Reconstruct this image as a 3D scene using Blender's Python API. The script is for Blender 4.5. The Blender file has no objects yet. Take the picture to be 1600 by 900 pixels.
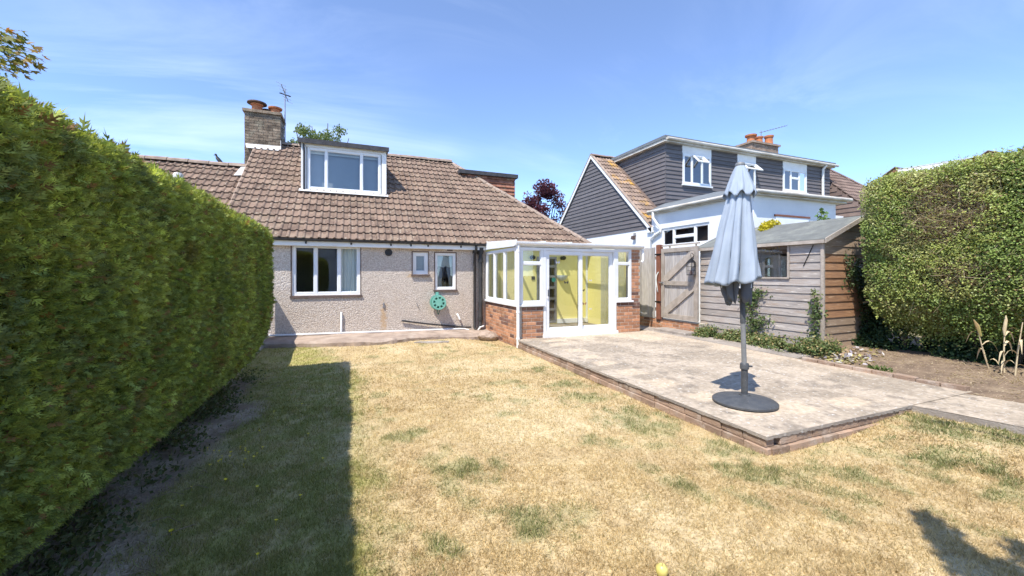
import bpy, bmesh, math, random
import numpy as np
from mathutils import Vector, Matrix

random.seed(7)
RNG = np.random.default_rng(11)
scene = bpy.context.scene
COL = scene.collection
PI = math.pi

# ------------------------------------------------------------------ camera, sky, sun, exposure
YAW = math.atan(255 / 630)
cam_d = bpy.data.cameras.new('camera')
cam = bpy.data.objects.new('camera', cam_d)
COL.objects.link(cam)
cam.location = (0, 0, 1.5)
cam.rotation_euler = (PI / 2, 0, -YAW)
cam_d.sensor_width = 36
cam_d.lens = 36 * 630 / 1600
cam_d.shift_y = -0.0125
cam_d.clip_start = 0.05
cam_d.clip_end = 3000
scene.camera = cam

KX, KY = 0.50, 0.38                       # shadow offset per metre of height
SUN_EL = math.atan(1 / math.hypot(KX, KY))
to_sun = Vector((-KX, -KY, 1)).normalized()

world = bpy.data.worlds.new('World')
scene.world = world
world.use_nodes = True
wn, wl = world.node_tree.nodes, world.node_tree.links
wn.clear()
w_out = wn.new('ShaderNodeOutputWorld')
w_bg = wn.new('ShaderNodeBackground')
w_sky = wn.new('ShaderNodeTexSky')
w_sky.sky_type = 'NISHITA'
w_sky.sun_disc = False
w_sky.sun_elevation = SUN_EL
w_sky.sun_rotation = math.atan2(to_sun.x, to_sun.y)
w_sky.air_density = 0.48
w_sky.dust_density = 0.0
w_sky.altitude = 0
w_sky.ozone_density = 1.2
w_bg.inputs['Strength'].default_value = 0.14
# thin cirrus laid over the whole dome
w_tc = wn.new('ShaderNodeTexCoord')
w_sep = wn.new('ShaderNodeSeparateXYZ')
wl.new(w_tc.outputs['Generated'], w_sep.inputs[0])
def wmath(op, a, b=None):
    n = wn.new('ShaderNodeMath'); n.operation = op
    for i, v in enumerate((a, b)):
        if v is None: continue
        if isinstance(v, (int, float)): n.inputs[i].default_value = v
        else: wl.new(v, n.inputs[i])
    return n.outputs[0]
zz = wmath('ADD', wmath('MAXIMUM', w_sep.outputs['Z'], 0.0), 0.12)
cmb = wn.new('ShaderNodeCombineXYZ')
wl.new(wmath('DIVIDE', w_sep.outputs['X'], zz), cmb.inputs[0])
wl.new(wmath('DIVIDE', w_sep.outputs['Y'], zz), cmb.inputs[1])
mp = wn.new('ShaderNodeMapping')
mp.inputs['Rotation'].default_value = (0, 0, math.radians(-32))
mp.inputs['Scale'].default_value = (0.42, 1.0, 1)
mp.inputs['Location'].default_value = (-3.1, 0.7, 9.3)
wl.new(cmb.outputs[0], mp.inputs[0])
nz1 = wn.new('ShaderNodeTexNoise')
nz1.inputs['Scale'].default_value = 1.3; nz1.inputs['Detail'].default_value = 9
nz1.inputs['Roughness'].default_value = 0.62; nz1.inputs['Distortion'].default_value = 0.7
wl.new(mp.outputs[0], nz1.inputs['Vector'])
nz2 = wn.new('ShaderNodeTexNoise')
nz2.inputs['Scale'].default_value = 0.55; nz2.inputs['Detail'].default_value = 3
mp2 = wn.new('ShaderNodeMapping'); mp2.inputs['Location'].default_value = (6.9, 5.1, 0)
wl.new(cmb.outputs[0], mp2.inputs[0]); wl.new(mp2.outputs[0], nz2.inputs['Vector'])
rmp = wn.new('ShaderNodeValToRGB')
rmp.color_ramp.elements[0].position = 0.47; rmp.color_ramp.elements[1].position = 0.78
wl.new(nz1.outputs['Fac'], rmp.inputs[0])
rmp2 = wn.new('ShaderNodeValToRGB')
rmp2.color_ramp.elements[0].position = 0.42; rmp2.color_ramp.elements[1].position = 0.62
wl.new(nz2.outputs['Fac'], rmp2.inputs[0])
cfac = wmath('MULTIPLY', wmath('MULTIPLY', rmp.outputs[0], rmp2.outputs[0]), 0.36)
veil = wmath('ADD', cfac, 0.05)
w_mix = wn.new('ShaderNodeMix'); w_mix.data_type = 'RGBA'
wl.new(veil, w_mix.inputs[0])
w_tint = wn.new('ShaderNodeMix'); w_tint.data_type = 'RGBA'; w_tint.blend_type = 'MULTIPLY'
w_tint.inputs[0].default_value = 1; w_tint.inputs[7].default_value = (0.84, 0.93, 1.03, 1)
wl.new(w_sky.outputs[0], w_tint.inputs[6])
wl.new(w_tint.outputs[2], w_mix.inputs[6])
w_mix.inputs[7].default_value = (3.4, 3.9, 4.7, 1)
wl.new(w_mix.outputs[2], w_bg.inputs['Color'])
wl.new(w_bg.outputs[0], w_out.inputs['Surface'])

sun_d = bpy.data.lights.new('sun', 'SUN')
sun_d.energy = 2.3
sun_d.angle = math.radians(0.53)
sun_d.color = (1.0, 0.935, 0.835)
sun = bpy.data.objects.new('sun', sun_d)
COL.objects.link(sun)
sun.rotation_euler = to_sun.to_track_quat('Z', 'Y').to_euler()
sun.location = (-6, -4, 12)

scene.render.engine = 'CYCLES'
scene.view_settings.view_transform = 'Standard'
scene.view_settings.look = 'None'
scene.view_settings.exposure = 1.63
scene.view_settings.gamma = 1.0

# ------------------------------------------------------------------ materials
M = {}
def nd(nt, t, **kw):
    n = nt.nodes.new(t)
    for k, v in kw.items():
        if k in n.inputs: n.inputs[k].default_value = v
        else: setattr(n, k, v)
    return n

def pm(name, c1, c2=None, scale=6.0, rough=0.8, bump=0.0, bscale=60.0, c3=None, s3=2.0, t3=(0.5, 0.7),
       spec=0.3, metal=0.0, rand=0.0, stretch=(1, 1, 1), detail=6, vcol=False, voro=0.0, speck=None, contrast=(0.35, 0.65), glob=False):
    """procedural principled material: two-tone noise, optional third blotch colour, bump, per-piece variation"""
    m = bpy.data.materials.new(name); m.use_nodes = True
    nt = m.node_tree; L = nt.links.new
    b = nt.nodes['Principled BSDF']
    b.inputs['Roughness'].default_value = rough
    b.inputs['Specular IOR Level'].default_value = spec
    b.inputs['Metallic'].default_value = metal
    tc = nd(nt, 'ShaderNodeTexCoord')
    geo = nd(nt, 'ShaderNodeNewGeometry')
    mpn = nd(nt, 'ShaderNodeMapping'); mpn.inputs['Scale'].default_value = stretch
    oi = nd(nt, 'ShaderNodeObjectInfo')
    if rand or glob:
        L(geo.outputs['Position'], mpn.inputs[0])
    else:
        L(tc.outputs['Object'], mpn.inputs[0])
    V = mpn.outputs[0]
    def mix(f, a, bb, blend='MIX'):
        mx = nd(nt, 'ShaderNodeMix', data_type='RGBA', blend_type=blend)
        for sock, v in ((0, f), (6, a), (7, bb)):
            if isinstance(v, (int, float)): mx.inputs[sock].default_value = v
            elif isinstance(v, tuple): mx.inputs[sock].default_value = (*v[:3], 1)
            else: L(v, mx.inputs[sock])
        return mx.outputs[2]
    def ramp(sock, lo, hi):
        r = nd(nt, 'ShaderNodeMapRange'); r.inputs[1].default_value = lo; r.inputs[2].default_value = hi
        L(sock, r.inputs[0]); return r.outputs[0]
    if vcol:
        at = nd(nt, 'ShaderNodeAttribute', attribute_name='Col'); col = at.outputs['Color']
        nz = nd(nt, 'ShaderNodeTexNoise', Scale=scale, Detail=detail); L(V, nz.inputs['Vector'])
        g = ramp(nz.outputs['Fac'], 0.25, 0.75)
        mm = nd(nt, 'ShaderNodeMapRange'); mm.inputs[3].default_value = 0.72; mm.inputs[4].default_value = 1.28
        L(g, mm.inputs[0])
        vm = nd(nt, 'ShaderNodeVectorMath', operation='SCALE'); L(col, vm.inputs[0]); L(mm.outputs[0], vm.inputs['Scale'])
        col = vm.outputs[0]
    else:
        col = c1
        if c2 is not None:
            nz = nd(nt, 'ShaderNodeTexNoise', Scale=scale, Detail=detail); L(V, nz.inputs['Vector'])
            col = mix(ramp(nz.outputs['Fac'], *contrast), c1, c2)
    if rand:
        ad = nd(nt, 'ShaderNodeMath', operation='ADD'); L(oi.outputs['Random'], ad.inputs[0]); L(geo.outputs['Random Per Island'], ad.inputs[1])
        fr = nd(nt, 'ShaderNodeMath', operation='FRACT'); L(ad.outputs[0], fr.inputs[0])
        mr = nd(nt, 'ShaderNodeMapRange'); mr.inputs[3].default_value = 1 - rand; mr.inputs[4].default_value = 1 + rand
        L(fr.outputs[0], mr.inputs[0])
        vm = nd(nt, 'ShaderNodeVectorMath', operation='SCALE')
        if isinstance(col, tuple): vm.inputs[0].default_value = col[:3]
        else: L(col, vm.inputs[0])
        L(mr.outputs[0], vm.inputs['Scale']); col = vm.outputs[0]
    if c3 is not None:
        nz = nd(nt, 'ShaderNodeTexNoise', Scale=s3, Detail=8, Roughness=0.65); L(V, nz.inputs['Vector'])
        col = mix(ramp(nz.outputs['Fac'], *t3), col, c3)
    if speck is not None:
        c4, s4, lo, hi = speck
        nz = nd(nt, 'ShaderNodeTexNoise', Scale=s4, Detail=3); L(V, nz.inputs['Vector'])
        col = mix(ramp(nz.outputs['Fac'], lo, hi), col, c4)
    if isinstance(col, tuple): b.inputs['Base Color'].default_value = (*col[:3], 1)
    else: L(col, b.inputs['Base Color'])
    if bump:
        bp = nd(nt, 'ShaderNodeBump', Strength=bump, Distance=0.02)
        if voro:
            vo = nd(nt, 'ShaderNodeTexVoronoi', Scale=voro); L(V, vo.inputs['Vector']); L(vo.outputs['Distance'], bp.inputs['Height']); bp.invert = True
        else:
            nb = nd(nt, 'ShaderNodeTexNoise', Scale=bscale, Detail=5); L(V, nb.inputs['Vector']); L(nb.outputs['Fac'], bp.inputs['Height'])
        L(bp.outputs[0], b.inputs['Normal'])
    M[name] = m
    return m

def leafmat(name, trans=0.35, rough=0.55):
    m = bpy.data.materials.new(name); m.use_nodes = True
    nt = m.node_tree; L = nt.links.new
    b = nt.nodes['Principled BSDF']; out = nt.nodes['Material Output']
    b.inputs['Roughness'].default_value = rough; b.inputs['Specular IOR Level'].default_value = 0.25
    at = nd(nt, 'ShaderNodeAttribute', attribute_name='Col')
    L(at.outputs['Color'], b.inputs['Base Color'])
    tr = nd(nt, 'ShaderNodeBsdfTranslucent')
    vm = nd(nt, 'ShaderNodeVectorMath', operation='MULTIPLY'); vm.inputs[1].default_value = (1.25, 1.25, 0.6)
    L(at.outputs['Color'], vm.inputs[0]); L(vm.outputs[0], tr.inputs['Color'])
    mx = nd(nt, 'ShaderNodeMixShader'); mx.inputs[0].default_value = trans
    L(b.outputs[0], mx.inputs[1]); L(tr.outputs[0], mx.inputs[2]); L(mx.outputs[0], out.inputs['Surface'])
    M[name] = m

def glassmat(name, tint=(0.93, 0.96, 0.95), refl=1.0, base=0.06):
    m = bpy.data.materials.new(name); m.use_nodes = True
    nt = m.node_tree; L = nt.links.new
    nt.nodes.remove(nt.nodes['Principled BSDF']); out = nt.nodes['Material Output']
    tr = nd(nt, 'ShaderNodeBsdfTransparent'); tr.inputs[0].default_value = (*tint, 1)
    gl = nd(nt, 'ShaderNodeBsdfGlossy'); gl.inputs['Roughness'].default_value = 0.01
    fr = nd(nt, 'ShaderNodeFresnel'); fr.inputs['IOR'].default_value = 1.52
    mu = nd(nt, 'ShaderNodeMath', operation='MULTIPLY_ADD'); mu.inputs[1].default_value = 1.5 * refl; mu.inputs[2].default_value = base
    mu.use_clamp = True
    L(fr.outputs[0], mu.inputs[0])
    mx = nd(nt, 'ShaderNodeMixShader'); L(mu.outputs[0], mx.inputs[0]); L(tr.outputs[0], mx.inputs[1]); L(gl.outputs[0], mx.inputs[2])
    L(mx.outputs[0], out.inputs['Surface'])
    M[name] = m

glassmat('glass'); glassmat('glass_dark', (0.55, 0.6, 0.6), 1.6, 0.09)
leafmat('leaf'); leafmat('leaf_gloss', 0.25, 0.4); leafmat('blade', 0.3, 0.7); leafmat('conifer', 0.42, 0.6)
m = bpy.data.materials.new('polycarbonate'); m.use_nodes = True; nt = m.node_tree
nt.nodes.remove(nt.nodes['Principled BSDF'])
_t = nd(nt, 'ShaderNodeBsdfTransparent'); _t.inputs[0].default_value = (0.9, 0.92, 0.9, 1)
_l = nd(nt, 'ShaderNodeBsdfTranslucent'); _l.inputs[0].default_value = (0.85, 0.87, 0.86, 1)
_m = nd(nt, 'ShaderNodeMixShader'); _m.inputs[0].default_value = 0.25
nt.links.new(_t.outputs[0], _m.inputs[1]); nt.links.new(_l.outputs[0], _m.inputs[2]); nt.links.new(_m.outputs[0], nt.nodes['Material Output'].inputs[0])
M['polycarbonate'] = m

pm('upvc', (0.80, 0.81, 0.82), (0.72, 0.73, 0.73), 3, 0.35, spec=0.4)
pm('white_paint', (0.80, 0.80, 0.79), (0.68, 0.67, 0.64), 2.2, 0.6, contrast=(0.45, 0.8))
pm('white_render', (0.80, 0.81, 0.82), (0.72, 0.73, 0.75), 1.2, 0.85, bump=0.15, bscale=40)
pm('fascia_dirty', (0.62, 0.60, 0.55), (0.42, 0.38, 0.32), 3, 0.7, stretch=(1, 1, 3))
pm('pebbledash', (0.62, 0.54, 0.46), (0.42, 0.355, 0.30), 34, 0.95, bump=0.65, voro=42, c3=(0.46, 0.37, 0.29), s3=1.3, t3=(0.56, 0.8), speck=((0.72, 0.67, 0.61), 48, 0.58, 0.70), detail=4, contrast=(0.36, 0.64))
def add_stain(m, cx, cz, hw, hh, colr):
    nt = m.node_tree; L = nt.links.new; b = nt.nodes['Principled BSDF']; src = b.inputs['Base Color'].links[0].from_socket
    geo = nd(nt, 'ShaderNodeNewGeometry'); sp = nd(nt, 'ShaderNodeSeparateXYZ'); L(geo.outputs['Position'], sp.inputs[0])
    def mth(op, a, bb, c=None):
        n = nd(nt, 'ShaderNodeMath', operation=op)
        for i, v in enumerate((a, bb)):
            if isinstance(v, (int, float)): n.inputs[i].default_value = v
            else: L(v, n.inputs[i])
        return n.outputs[0]
    dx = mth('DIVIDE', mth('ABSOLUTE', mth('SUBTRACT', sp.outputs[0], cx), 0), hw); dz = mth('DIVIDE', mth('ABSOLUTE', mth('SUBTRACT', sp.outputs[2], cz), 0), hh)
    nz = nd(nt, 'ShaderNodeTexNoise', Scale=14, Detail=5); L(geo.outputs['Position'], nz.inputs['Vector'])
    d = mth('ADD', mth('MAXIMUM', dx, dz), mth('MULTIPLY', mth('SUBTRACT', nz.outputs['Fac'], .5), 2.6))
    r = nd(nt, 'ShaderNodeMapRange'); r.inputs[1].default_value = 1.25; r.inputs[2].default_value = .3; L(d, r.inputs[0])
    f = mth('MULTIPLY', r.outputs[0], .7)
    mx = nd(nt, 'ShaderNodeMix', data_type='RGBA'); L(f, mx.inputs[0]); L(src, mx.inputs[6]); mx.inputs[7].default_value = (*colr, 1); L(mx.outputs[2], b.inputs['Base Color'])
add_stain(M['pebbledash'], .75, .50, .075, .32, (0.50, 0.33, 0.17))
add_stain(M['pebbledash'], 1.72, 2.12, .45, .05, (0.46, 0.34, 0.22))
add_stain(M['pebbledash'], 1.36, 1.50, .07, .05, (0.50, 0.35, 0.2))
pm('brick', (0.47, 0.25, 0.145), (0.40, 0.19, 0.105), 14, 0.9, bump=0.4, bscale=90, rand=0.3, c3=(0.52, 0.36, 0.24), s3=5, t3=(0.55, 0.75))
pm('trim_brown', (0.15, 0.105, 0.09), (0.10, 0.075, 0.065), 9, 0.8)
pm('frosted', (0.17, 0.205, 0.24), (0.15, 0.185, 0.22), 30, 0.15, spec=0.6)
pm('brick_dark', (0.23, 0.125, 0.09), (0.17, 0.095, 0.075), 14, 0.9, bump=0.4, bscale=90, rand=0.3)
pm('brick_pale', (0.36, 0.25, 0.18), (0.29, 0.205, 0.15), 9, 0.95, bump=0.5, bscale=70, rand=0.25, c3=(0.44, 0.37, 0.31), s3=6)
pm('brick_chimney', (0.25, 0.19, 0.135), (0.13, 0.10, 0.075), 8, 0.95, bump=0.5, bscale=60, rand=0.4, c3=(0.30, 0.27, 0.2), s3=5)
pm('mortar', (0.52, 0.47, 0.40), (0.42, 0.37, 0.31), 25, 0.95, bump=0.4, bscale=120)
pm('mortar_dark', (0.25, 0.22, 0.19), (0.19, 0.17, 0.15), 25, 0.95)
pm('tile', (0.235, 0.165, 0.122), (0.165, 0.113, 0.085), 5, 0.9, bump=0.4, bscale=50, rand=0.2, c3=(0.31, 0.235, 0.17), s3=3.2, t3=(0.50, 0.72), speck=((0.44, 0.40, 0.32), 18, 0.64, 0.72), glob=True)
pm('tile_neighbour', (0.30, 0.22, 0.17), (0.22, 0.16, 0.13), 4, 0.9, rand=0.25, c3=(0.47, 0.27, 0.05), s3=1.3, t3=(0.56, 0.68))
pm('tile_brown', (0.21, 0.155, 0.13), (0.16, 0.115, 0.10), 4, 0.9, rand=0.2)
pm('tile_red', (0.30, 0.135, 0.085), (0.23, 0.10, 0.065), 6, 0.9, rand=0.35, c3=(0.45, 0.33, 0.2), s3=3, t3=(0.58, 0.75))
pm('ridge_mortar', (0.36, 0.28, 0.22), (0.25, 0.19, 0.15), 8, 0.95, bump=0.5, bscale=30, rand=0.15)
pm('lead', (0.50, 0.50, 0.50), (0.66, 0.64, 0.6), 6, 0.7, bump=0.3, bscale=12)
pm('felt_black', (0.045, 0.045, 0.05), (0.07, 0.07, 0.075), 9, 0.8, bump=0.2, bscale=80)
pm('felt_green', (0.175, 0.183, 0.172), (0.135, 0.142, 0.135), 5, 0.95, bump=0.35, bscale=160, c3=(0.24, 0.25, 0.22), s3=3)
pm('felt_grey', (0.18, 0.20, 0.215), (0.14, 0.155, 0.165), 3, 0.9, bump=0.2, bscale=60)
pm('cladding', (0.148, 0.135, 0.138), (0.12, 0.11, 0.112), 3, 0.7, rand=0.12, stretch=(1, 1, 4))
pm('black_plastic', (0.03, 0.03, 0.032), (0.05, 0.048, 0.047), 8, 0.45)
pm('grey_plastic', (0.28, 0.28, 0.28), None, rough=0.5)
pm('concrete_apron', (0.40, 0.315, 0.255), (0.27, 0.21, 0.17), 3.5, 0.95, bump=0.5, bscale=30, c3=(0.46, 0.385, 0.32), s3=2.2)
pm('concrete_path', (0.34, 0.30, 0.26), (0.24, 0.21, 0.185), 3.2, 0.95, bump=0.4, bscale=60, c3=(0.42, 0.365, 0.31), s3=2.0, speck=((0.47, 0.44, 0.40), 18, 0.62, 0.72), glob=True)
pm('patio_concrete', (0.4, 0.4, 0.4), vcol=True, scale=22, rough=0.95, bump=0.45, bscale=70, speck=((0.58, 0.565, 0.53), 26, 0.63, 0.70))
pm('lawn_soil', (0.4, 0.4, 0.4), vcol=True, scale=34, rough=0.98, bump=0.8, bscale=55)
pm('bed_soil', (0.225, 0.165, 0.115), (0.145, 0.105, 0.075), 7, 0.98, bump=0.9, bscale=26, c3=(0.30, 0.23, 0.155), s3=4, speck=((0.44, 0.36, 0.25), 40, 0.62, 0.7))
pm('far_ground', (0.16, 0.16, 0.07), (0.24, 0.20, 0.10), 0.4, 0.98)
pm('wood_grey', (0.40, 0.365, 0.335), (0.29, 0.26, 0.24), 5, 0.9, bump=0.35, bscale=30, rand=0.16, stretch=(6, 0.8, 7), speck=((0.60, 0.55, 0.49), 4.5, 0.64, 0.72), c3=(0.34, 0.27, 0.22), s3=2)
pm('wood_vert', (0.47, 0.445, 0.42), (0.32, 0.295, 0.28), 6, 0.9, bump=0.35, bscale=30, rand=0.2, stretch=(9, 9, 0.7), speck=((0.56, 0.52, 0.47), 3, 0.6, 0.72))
pm('wood_rail', (0.40, 0.35, 0.30), (0.30, 0.26, 0.22), 8, 0.9, bump=0.3, bscale=30, rand=0.12)
pm('wood_orange', (0.345, 0.19, 0.10), (0.25, 0.14, 0.08), 5, 0.85, bump=0.3, bscale=30, rand=0.16, stretch=(0.8, 6, 7), speck=((0.47, 0.31, 0.19), 4, 0.62, 0.74))
pm('wood_faded', (0.36, 0.265, 0.185), (0.27, 0.20, 0.145), 5, 0.88, bump=0.3, bscale=30, rand=0.14, stretch=(0.8, 6, 7), speck=((0.52, 0.43, 0.34), 4, 0.62, 0.74))
pm('post_brown', (0.25, 0.10, 0.06), (0.18, 0.075, 0.05), 9, 0.8, bump=0.3, bscale=30, stretch=(5, 5, 0.8))
pm('shed_inside', (0.20, 0.14, 0.10), (0.12, 0.085, 0.06), 4, 0.9, stretch=(1, 1, 5))
pm('parasol_cloth', (0.345, 0.40, 0.475), (0.305, 0.36, 0.43), 5, 0.85, bump=0.15, bscale=9)
pm('parasol_under', (0.10, 0.11, 0.13), (0.13, 0.14, 0.16), 6, 0.9)
pm('pole_grey', (0.22, 0.225, 0.23), (0.18, 0.185, 0.19), 10, 0.45, spec=0.5)
pm('base_resin', (0.055, 0.06, 0.068), (0.08, 0.085, 0.09), 14, 0.5, bump=0.2, bscale=60, spec=0.5, speck=((0.3, 0.28, 0.25), 60, 0.7, 0.76))
pm('terracotta', (0.50, 0.20, 0.09), (0.40, 0.15, 0.07), 9, 0.85, bump=0.2, bscale=40)
pm('cowl_dark', (0.07, 0.05, 0.045), (0.12, 0.08, 0.07), 9, 0.7)
pm('teal_plastic', (0.19, 0.47, 0.38), (0.16, 0.42, 0.34), 6, 0.5, spec=0.4)
pm('teal_dark', (0.03, 0.17, 0.11), (0.025, 0.13, 0.09), 6, 0.5)
pm('yellow_wall', (0.84, 0.75, 0.30), (0.81, 0.72, 0.28), 2, 0.8)
pm('room_wall', (0.45, 0.42, 0.36), (0.40, 0.37, 0.32), 2, 0.9)
pm('room_floor', (0.30, 0.25, 0.19), (0.24, 0.20, 0.15), 3, 0.7)
pm('curtain', (0.62, 0.66, 0.62), (0.52, 0.56, 0.53), 14, 0.9, stretch=(1, 1, 0.1))
pm('blind_grey', (0.34, 0.385, 0.43), (0.31, 0.355, 0.40), 2, 0.9)
m = bpy.data.materials.new('sheer'); m.use_nodes = True; nt = m.node_tree; nt.nodes.remove(nt.nodes['Principled BSDF'])
_tc = nd(nt, 'ShaderNodeTexCoord'); _mp = nd(nt, 'ShaderNodeMapping'); _mp.inputs['Scale'].default_value = (30, 30, .5); nt.links.new(_tc.outputs['Object'], _mp.inputs[0])
_nz = nd(nt, 'ShaderNodeTexNoise', Scale=1.0); nt.links.new(_mp.outputs[0], _nz.inputs['Vector'])
_cx = nd(nt, 'ShaderNodeMix', data_type='RGBA'); _cx.inputs[6].default_value = (.80, .78, .62, 1); _cx.inputs[7].default_value = (.92, .90, .76, 1); nt.links.new(_nz.outputs['Fac'], _cx.inputs[0])
_d = nd(nt, 'ShaderNodeBsdfDiffuse'); _l = nd(nt, 'ShaderNodeBsdfTranslucent'); _t = nd(nt, 'ShaderNodeBsdfTransparent')
nt.links.new(_cx.outputs[2], _d.inputs[0]); nt.links.new(_cx.outputs[2], _l.inputs[0])
_a = nd(nt, 'ShaderNodeMixShader'); _a.inputs[0].default_value = .5; nt.links.new(_d.outputs[0], _a.inputs[1]); nt.links.new(_l.outputs[0], _a.inputs[2])
_b = nd(nt, 'ShaderNodeMixShader'); _b.inputs[0].default_value = .3; nt.links.new(_a.outputs[0], _b.inputs[1]); nt.links.new(_t.outputs[0], _b.inputs[2]); nt.links.new(_b.outputs[0], nt.nodes['Material Output'].inputs[0])
M['sheer'] = m
pm('cloth_pale', (0.66, 0.70, 0.66), (0.58, 0.62, 0.58), 6, 0.9)
pm('black_metal', (0.02, 0.02, 0.022), None, rough=0.5, metal=0.6)
pm('steel', (0.35, 0.35, 0.36), (0.25, 0.25, 0.26), 9, 0.45, metal=0.7)
pm('bird_black', (0.012, 0.013, 0.018), None, rough=0.5)
pm('bark', (0.17, 0.125, 0.09), (0.10, 0.075, 0.055), 14, 0.95, bump=0.6, bscale=25, stretch=(1, 1, 0.3))
pm('twig', (0.38, 0.29, 0.20), (0.26, 0.19, 0.13), 9, 0.9)
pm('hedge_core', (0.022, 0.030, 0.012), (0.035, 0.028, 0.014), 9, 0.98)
pm('apple_yellow', (0.62, 0.56, 0.18), (0.55, 0.42, 0.13), 20, 0.4, spec=0.5)
pm('petal_yellow', (0.75, 0.60, 0.03), None, rough=0.6)
pm('dead_leaf', (0.62, 0.52, 0.33), (0.50, 0.40, 0.25), 12, 0.8)
pm('dead_stem', (0.40, 0.28, 0.13), (0.30, 0.30, 0.08), 5, 0.8)
pm('slate_blue', (0.35, 0.37, 0.45), (0.25, 0.26, 0.33), 9, 0.8)
pm('paper', (0.62, 0.60, 0.60), (0.48, 0.46, 0.50), 9, 0.8)

# ------------------------------------------------------------------ helpers
class MB:
    """collects faces for ONE mesh object"""
    def __init__(s): s.v = []; s.f = []
    def poly(s, pts):
        i = len(s.v); s.v += [tuple(p) for p in pts]; s.f.append(tuple(range(i, i + len(pts)))); return s
    def hull8(s, p):                       # p: 8 corners, bottom 4 ccw then top 4 ccw
        i = len(s.v); s.v += [tuple(q) for q in p]
        for q in ((3, 2, 1, 0), (4, 5, 6, 7), (0, 1, 5, 4), (1, 2, 6, 5), (2, 3, 7, 6), (3, 0, 4, 7)):
            s.f.append(tuple(i + k for k in q))
        return s
    def box(s, x0, y0, z0, x1, y1, z1):
        return s.hull8([(x0, y0, z0), (x1, y0, z0), (x1, y1, z0), (x0, y1, z0), (x0, y0, z1), (x1, y0, z1), (x1, y1, z1), (x0, y1, z1)])
    def prism(s, pts, d):                  # polygon pts extruded by vector d
        n = len(pts); i = len(s.v)
        s.v += [tuple(p) for p in pts] + [tuple(Vector(p) + Vector(d)) for p in pts]
        s.f.append(tuple(range(i, i + n))[::-1]); s.f.append(tuple(range(i + n, i + 2 * n)))
        for k in range(n):
            a, b = i + k, i + (k + 1) % n; s.f.append((a, b, b + n, a + n))
        return s
    def tube(s, pts, r, n=8, cap=True):
        pts = [Vector(p) for p in pts]; rs = r if isinstance(r, (list, tuple)) else [r] * len(pts)
        i = len(s.v); up = None
        for k, p in enumerate(pts):
            t = (pts[min(k + 1, len(pts) - 1)] - pts[max(k - 1, 0)]).normalized()
            if up is None: up = t.orthogonal().normalized()
            a = (up - t * up.dot(t)).normalized(); b = t.cross(a); up = a
            for j in range(n):
                an = 2 * PI * j / n
                s.v.append(tuple(p + (a * math.cos(an) + b * math.sin(an)) * rs[k]))
        for k in range(len(pts) - 1):
            for j in range(n):
                s.f.append((i + k * n + j, i + k * n + (j + 1) % n, i + (k + 1) * n + (j + 1) % n, i + (k + 1) * n + j))
        if cap:
            s.f.append(tuple(i + j for j in range(n))[::-1]); e = i + (len(pts) - 1) * n
            s.f.append(tuple(e + j for j in range(n)))
        return s
    def lathe(s, prof, c=(0, 0, 0), n=20, axis='z'):
        i = len(s.v); c = Vector(c)
        for r, h in prof:
            for j in range(n):
                an = 2 * PI * j / n; a, b = r * math.cos(an), r * math.sin(an)
                q = {'z': (a, b, h), 'y': (a, -h, b), 'x': (h, a, b)}[axis]
                s.v.append(tuple(c + Vector(q)))
        for k in range(len(prof) - 1):
            for j in range(n):
                s.f.append((i + k * n + j, i + k * n + (j + 1) % n, i + (k + 1) * n + (j + 1) % n, i + (k + 1) * n + j))
        if prof[0][0] > 1e-4: s.f.append(tuple(i + j for j in range(n))[::-1])
        if prof[-1][0] > 1e-4:
            e = i + (len(prof) - 1) * n; s.f.append(tuple(e + j for j in range(n)))
        return s
    def mesh(s, name, mt, smooth=False):
        me = bpy.data.meshes.new(name); me.from_pydata(s.v, [], s.f)
        bm = bmesh.new(); bm.from_mesh(me)
        if smooth: bmesh.ops.remove_doubles(bm, verts=bm.verts[:], dist=1e-5)
        bmesh.ops.recalc_face_normals(bm, faces=bm.faces[:]); bm.to_mesh(me); bm.free()
        me.materials.append(M[mt])
        if smooth:
            me.polygons.foreach_set('use_smooth', [True] * len(me.polygons)); me.set_sharp_from_angle(angle=math.radians(50))
        me.update(); return me
    def build(s, name, mt, parent=None, smooth=False, loc=None):
        return link(name, s.mesh(name, mt, smooth), parent, loc)

def link(name, me, parent=None, loc=None, rot=None, scl=None):
    o = bpy.data.objects.new(name, me); COL.objects.link(o)
    if parent is not None:
        o.parent = parent
        if parent.type == 'EMPTY': o.matrix_parent_inverse = Matrix.Translation(parent.location).inverted()
    if loc is not None: o.location = loc
    if rot is not None: o.rotation_euler = rot
    if scl is not None: o.scale = scl
    return o

def tag(o, label=None, cat=None, group=None, kind=None):
    for k, v in (('label', label), ('category', cat), ('group', group), ('kind', kind)):
        if v: o[k] = v
    return o

def thing(name, label, cat, group=None, loc=(0, 0, 0)):
    """Empty that parents the parts; the parts keep world coordinates (the empty sits at its base via a delta)"""
    o = bpy.data.objects.new(name, None); COL.objects.link(o); o.empty_display_size = 0.2
    o.location = loc
    return tag(o, label, cat, group)

def bevel(o, w=0.006, seg=2):
    m = o.modifiers.new('bevel', 'BEVEL'); m.width = w; m.segments = seg; m.limit_method = 'ANGLE'
    return o

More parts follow.
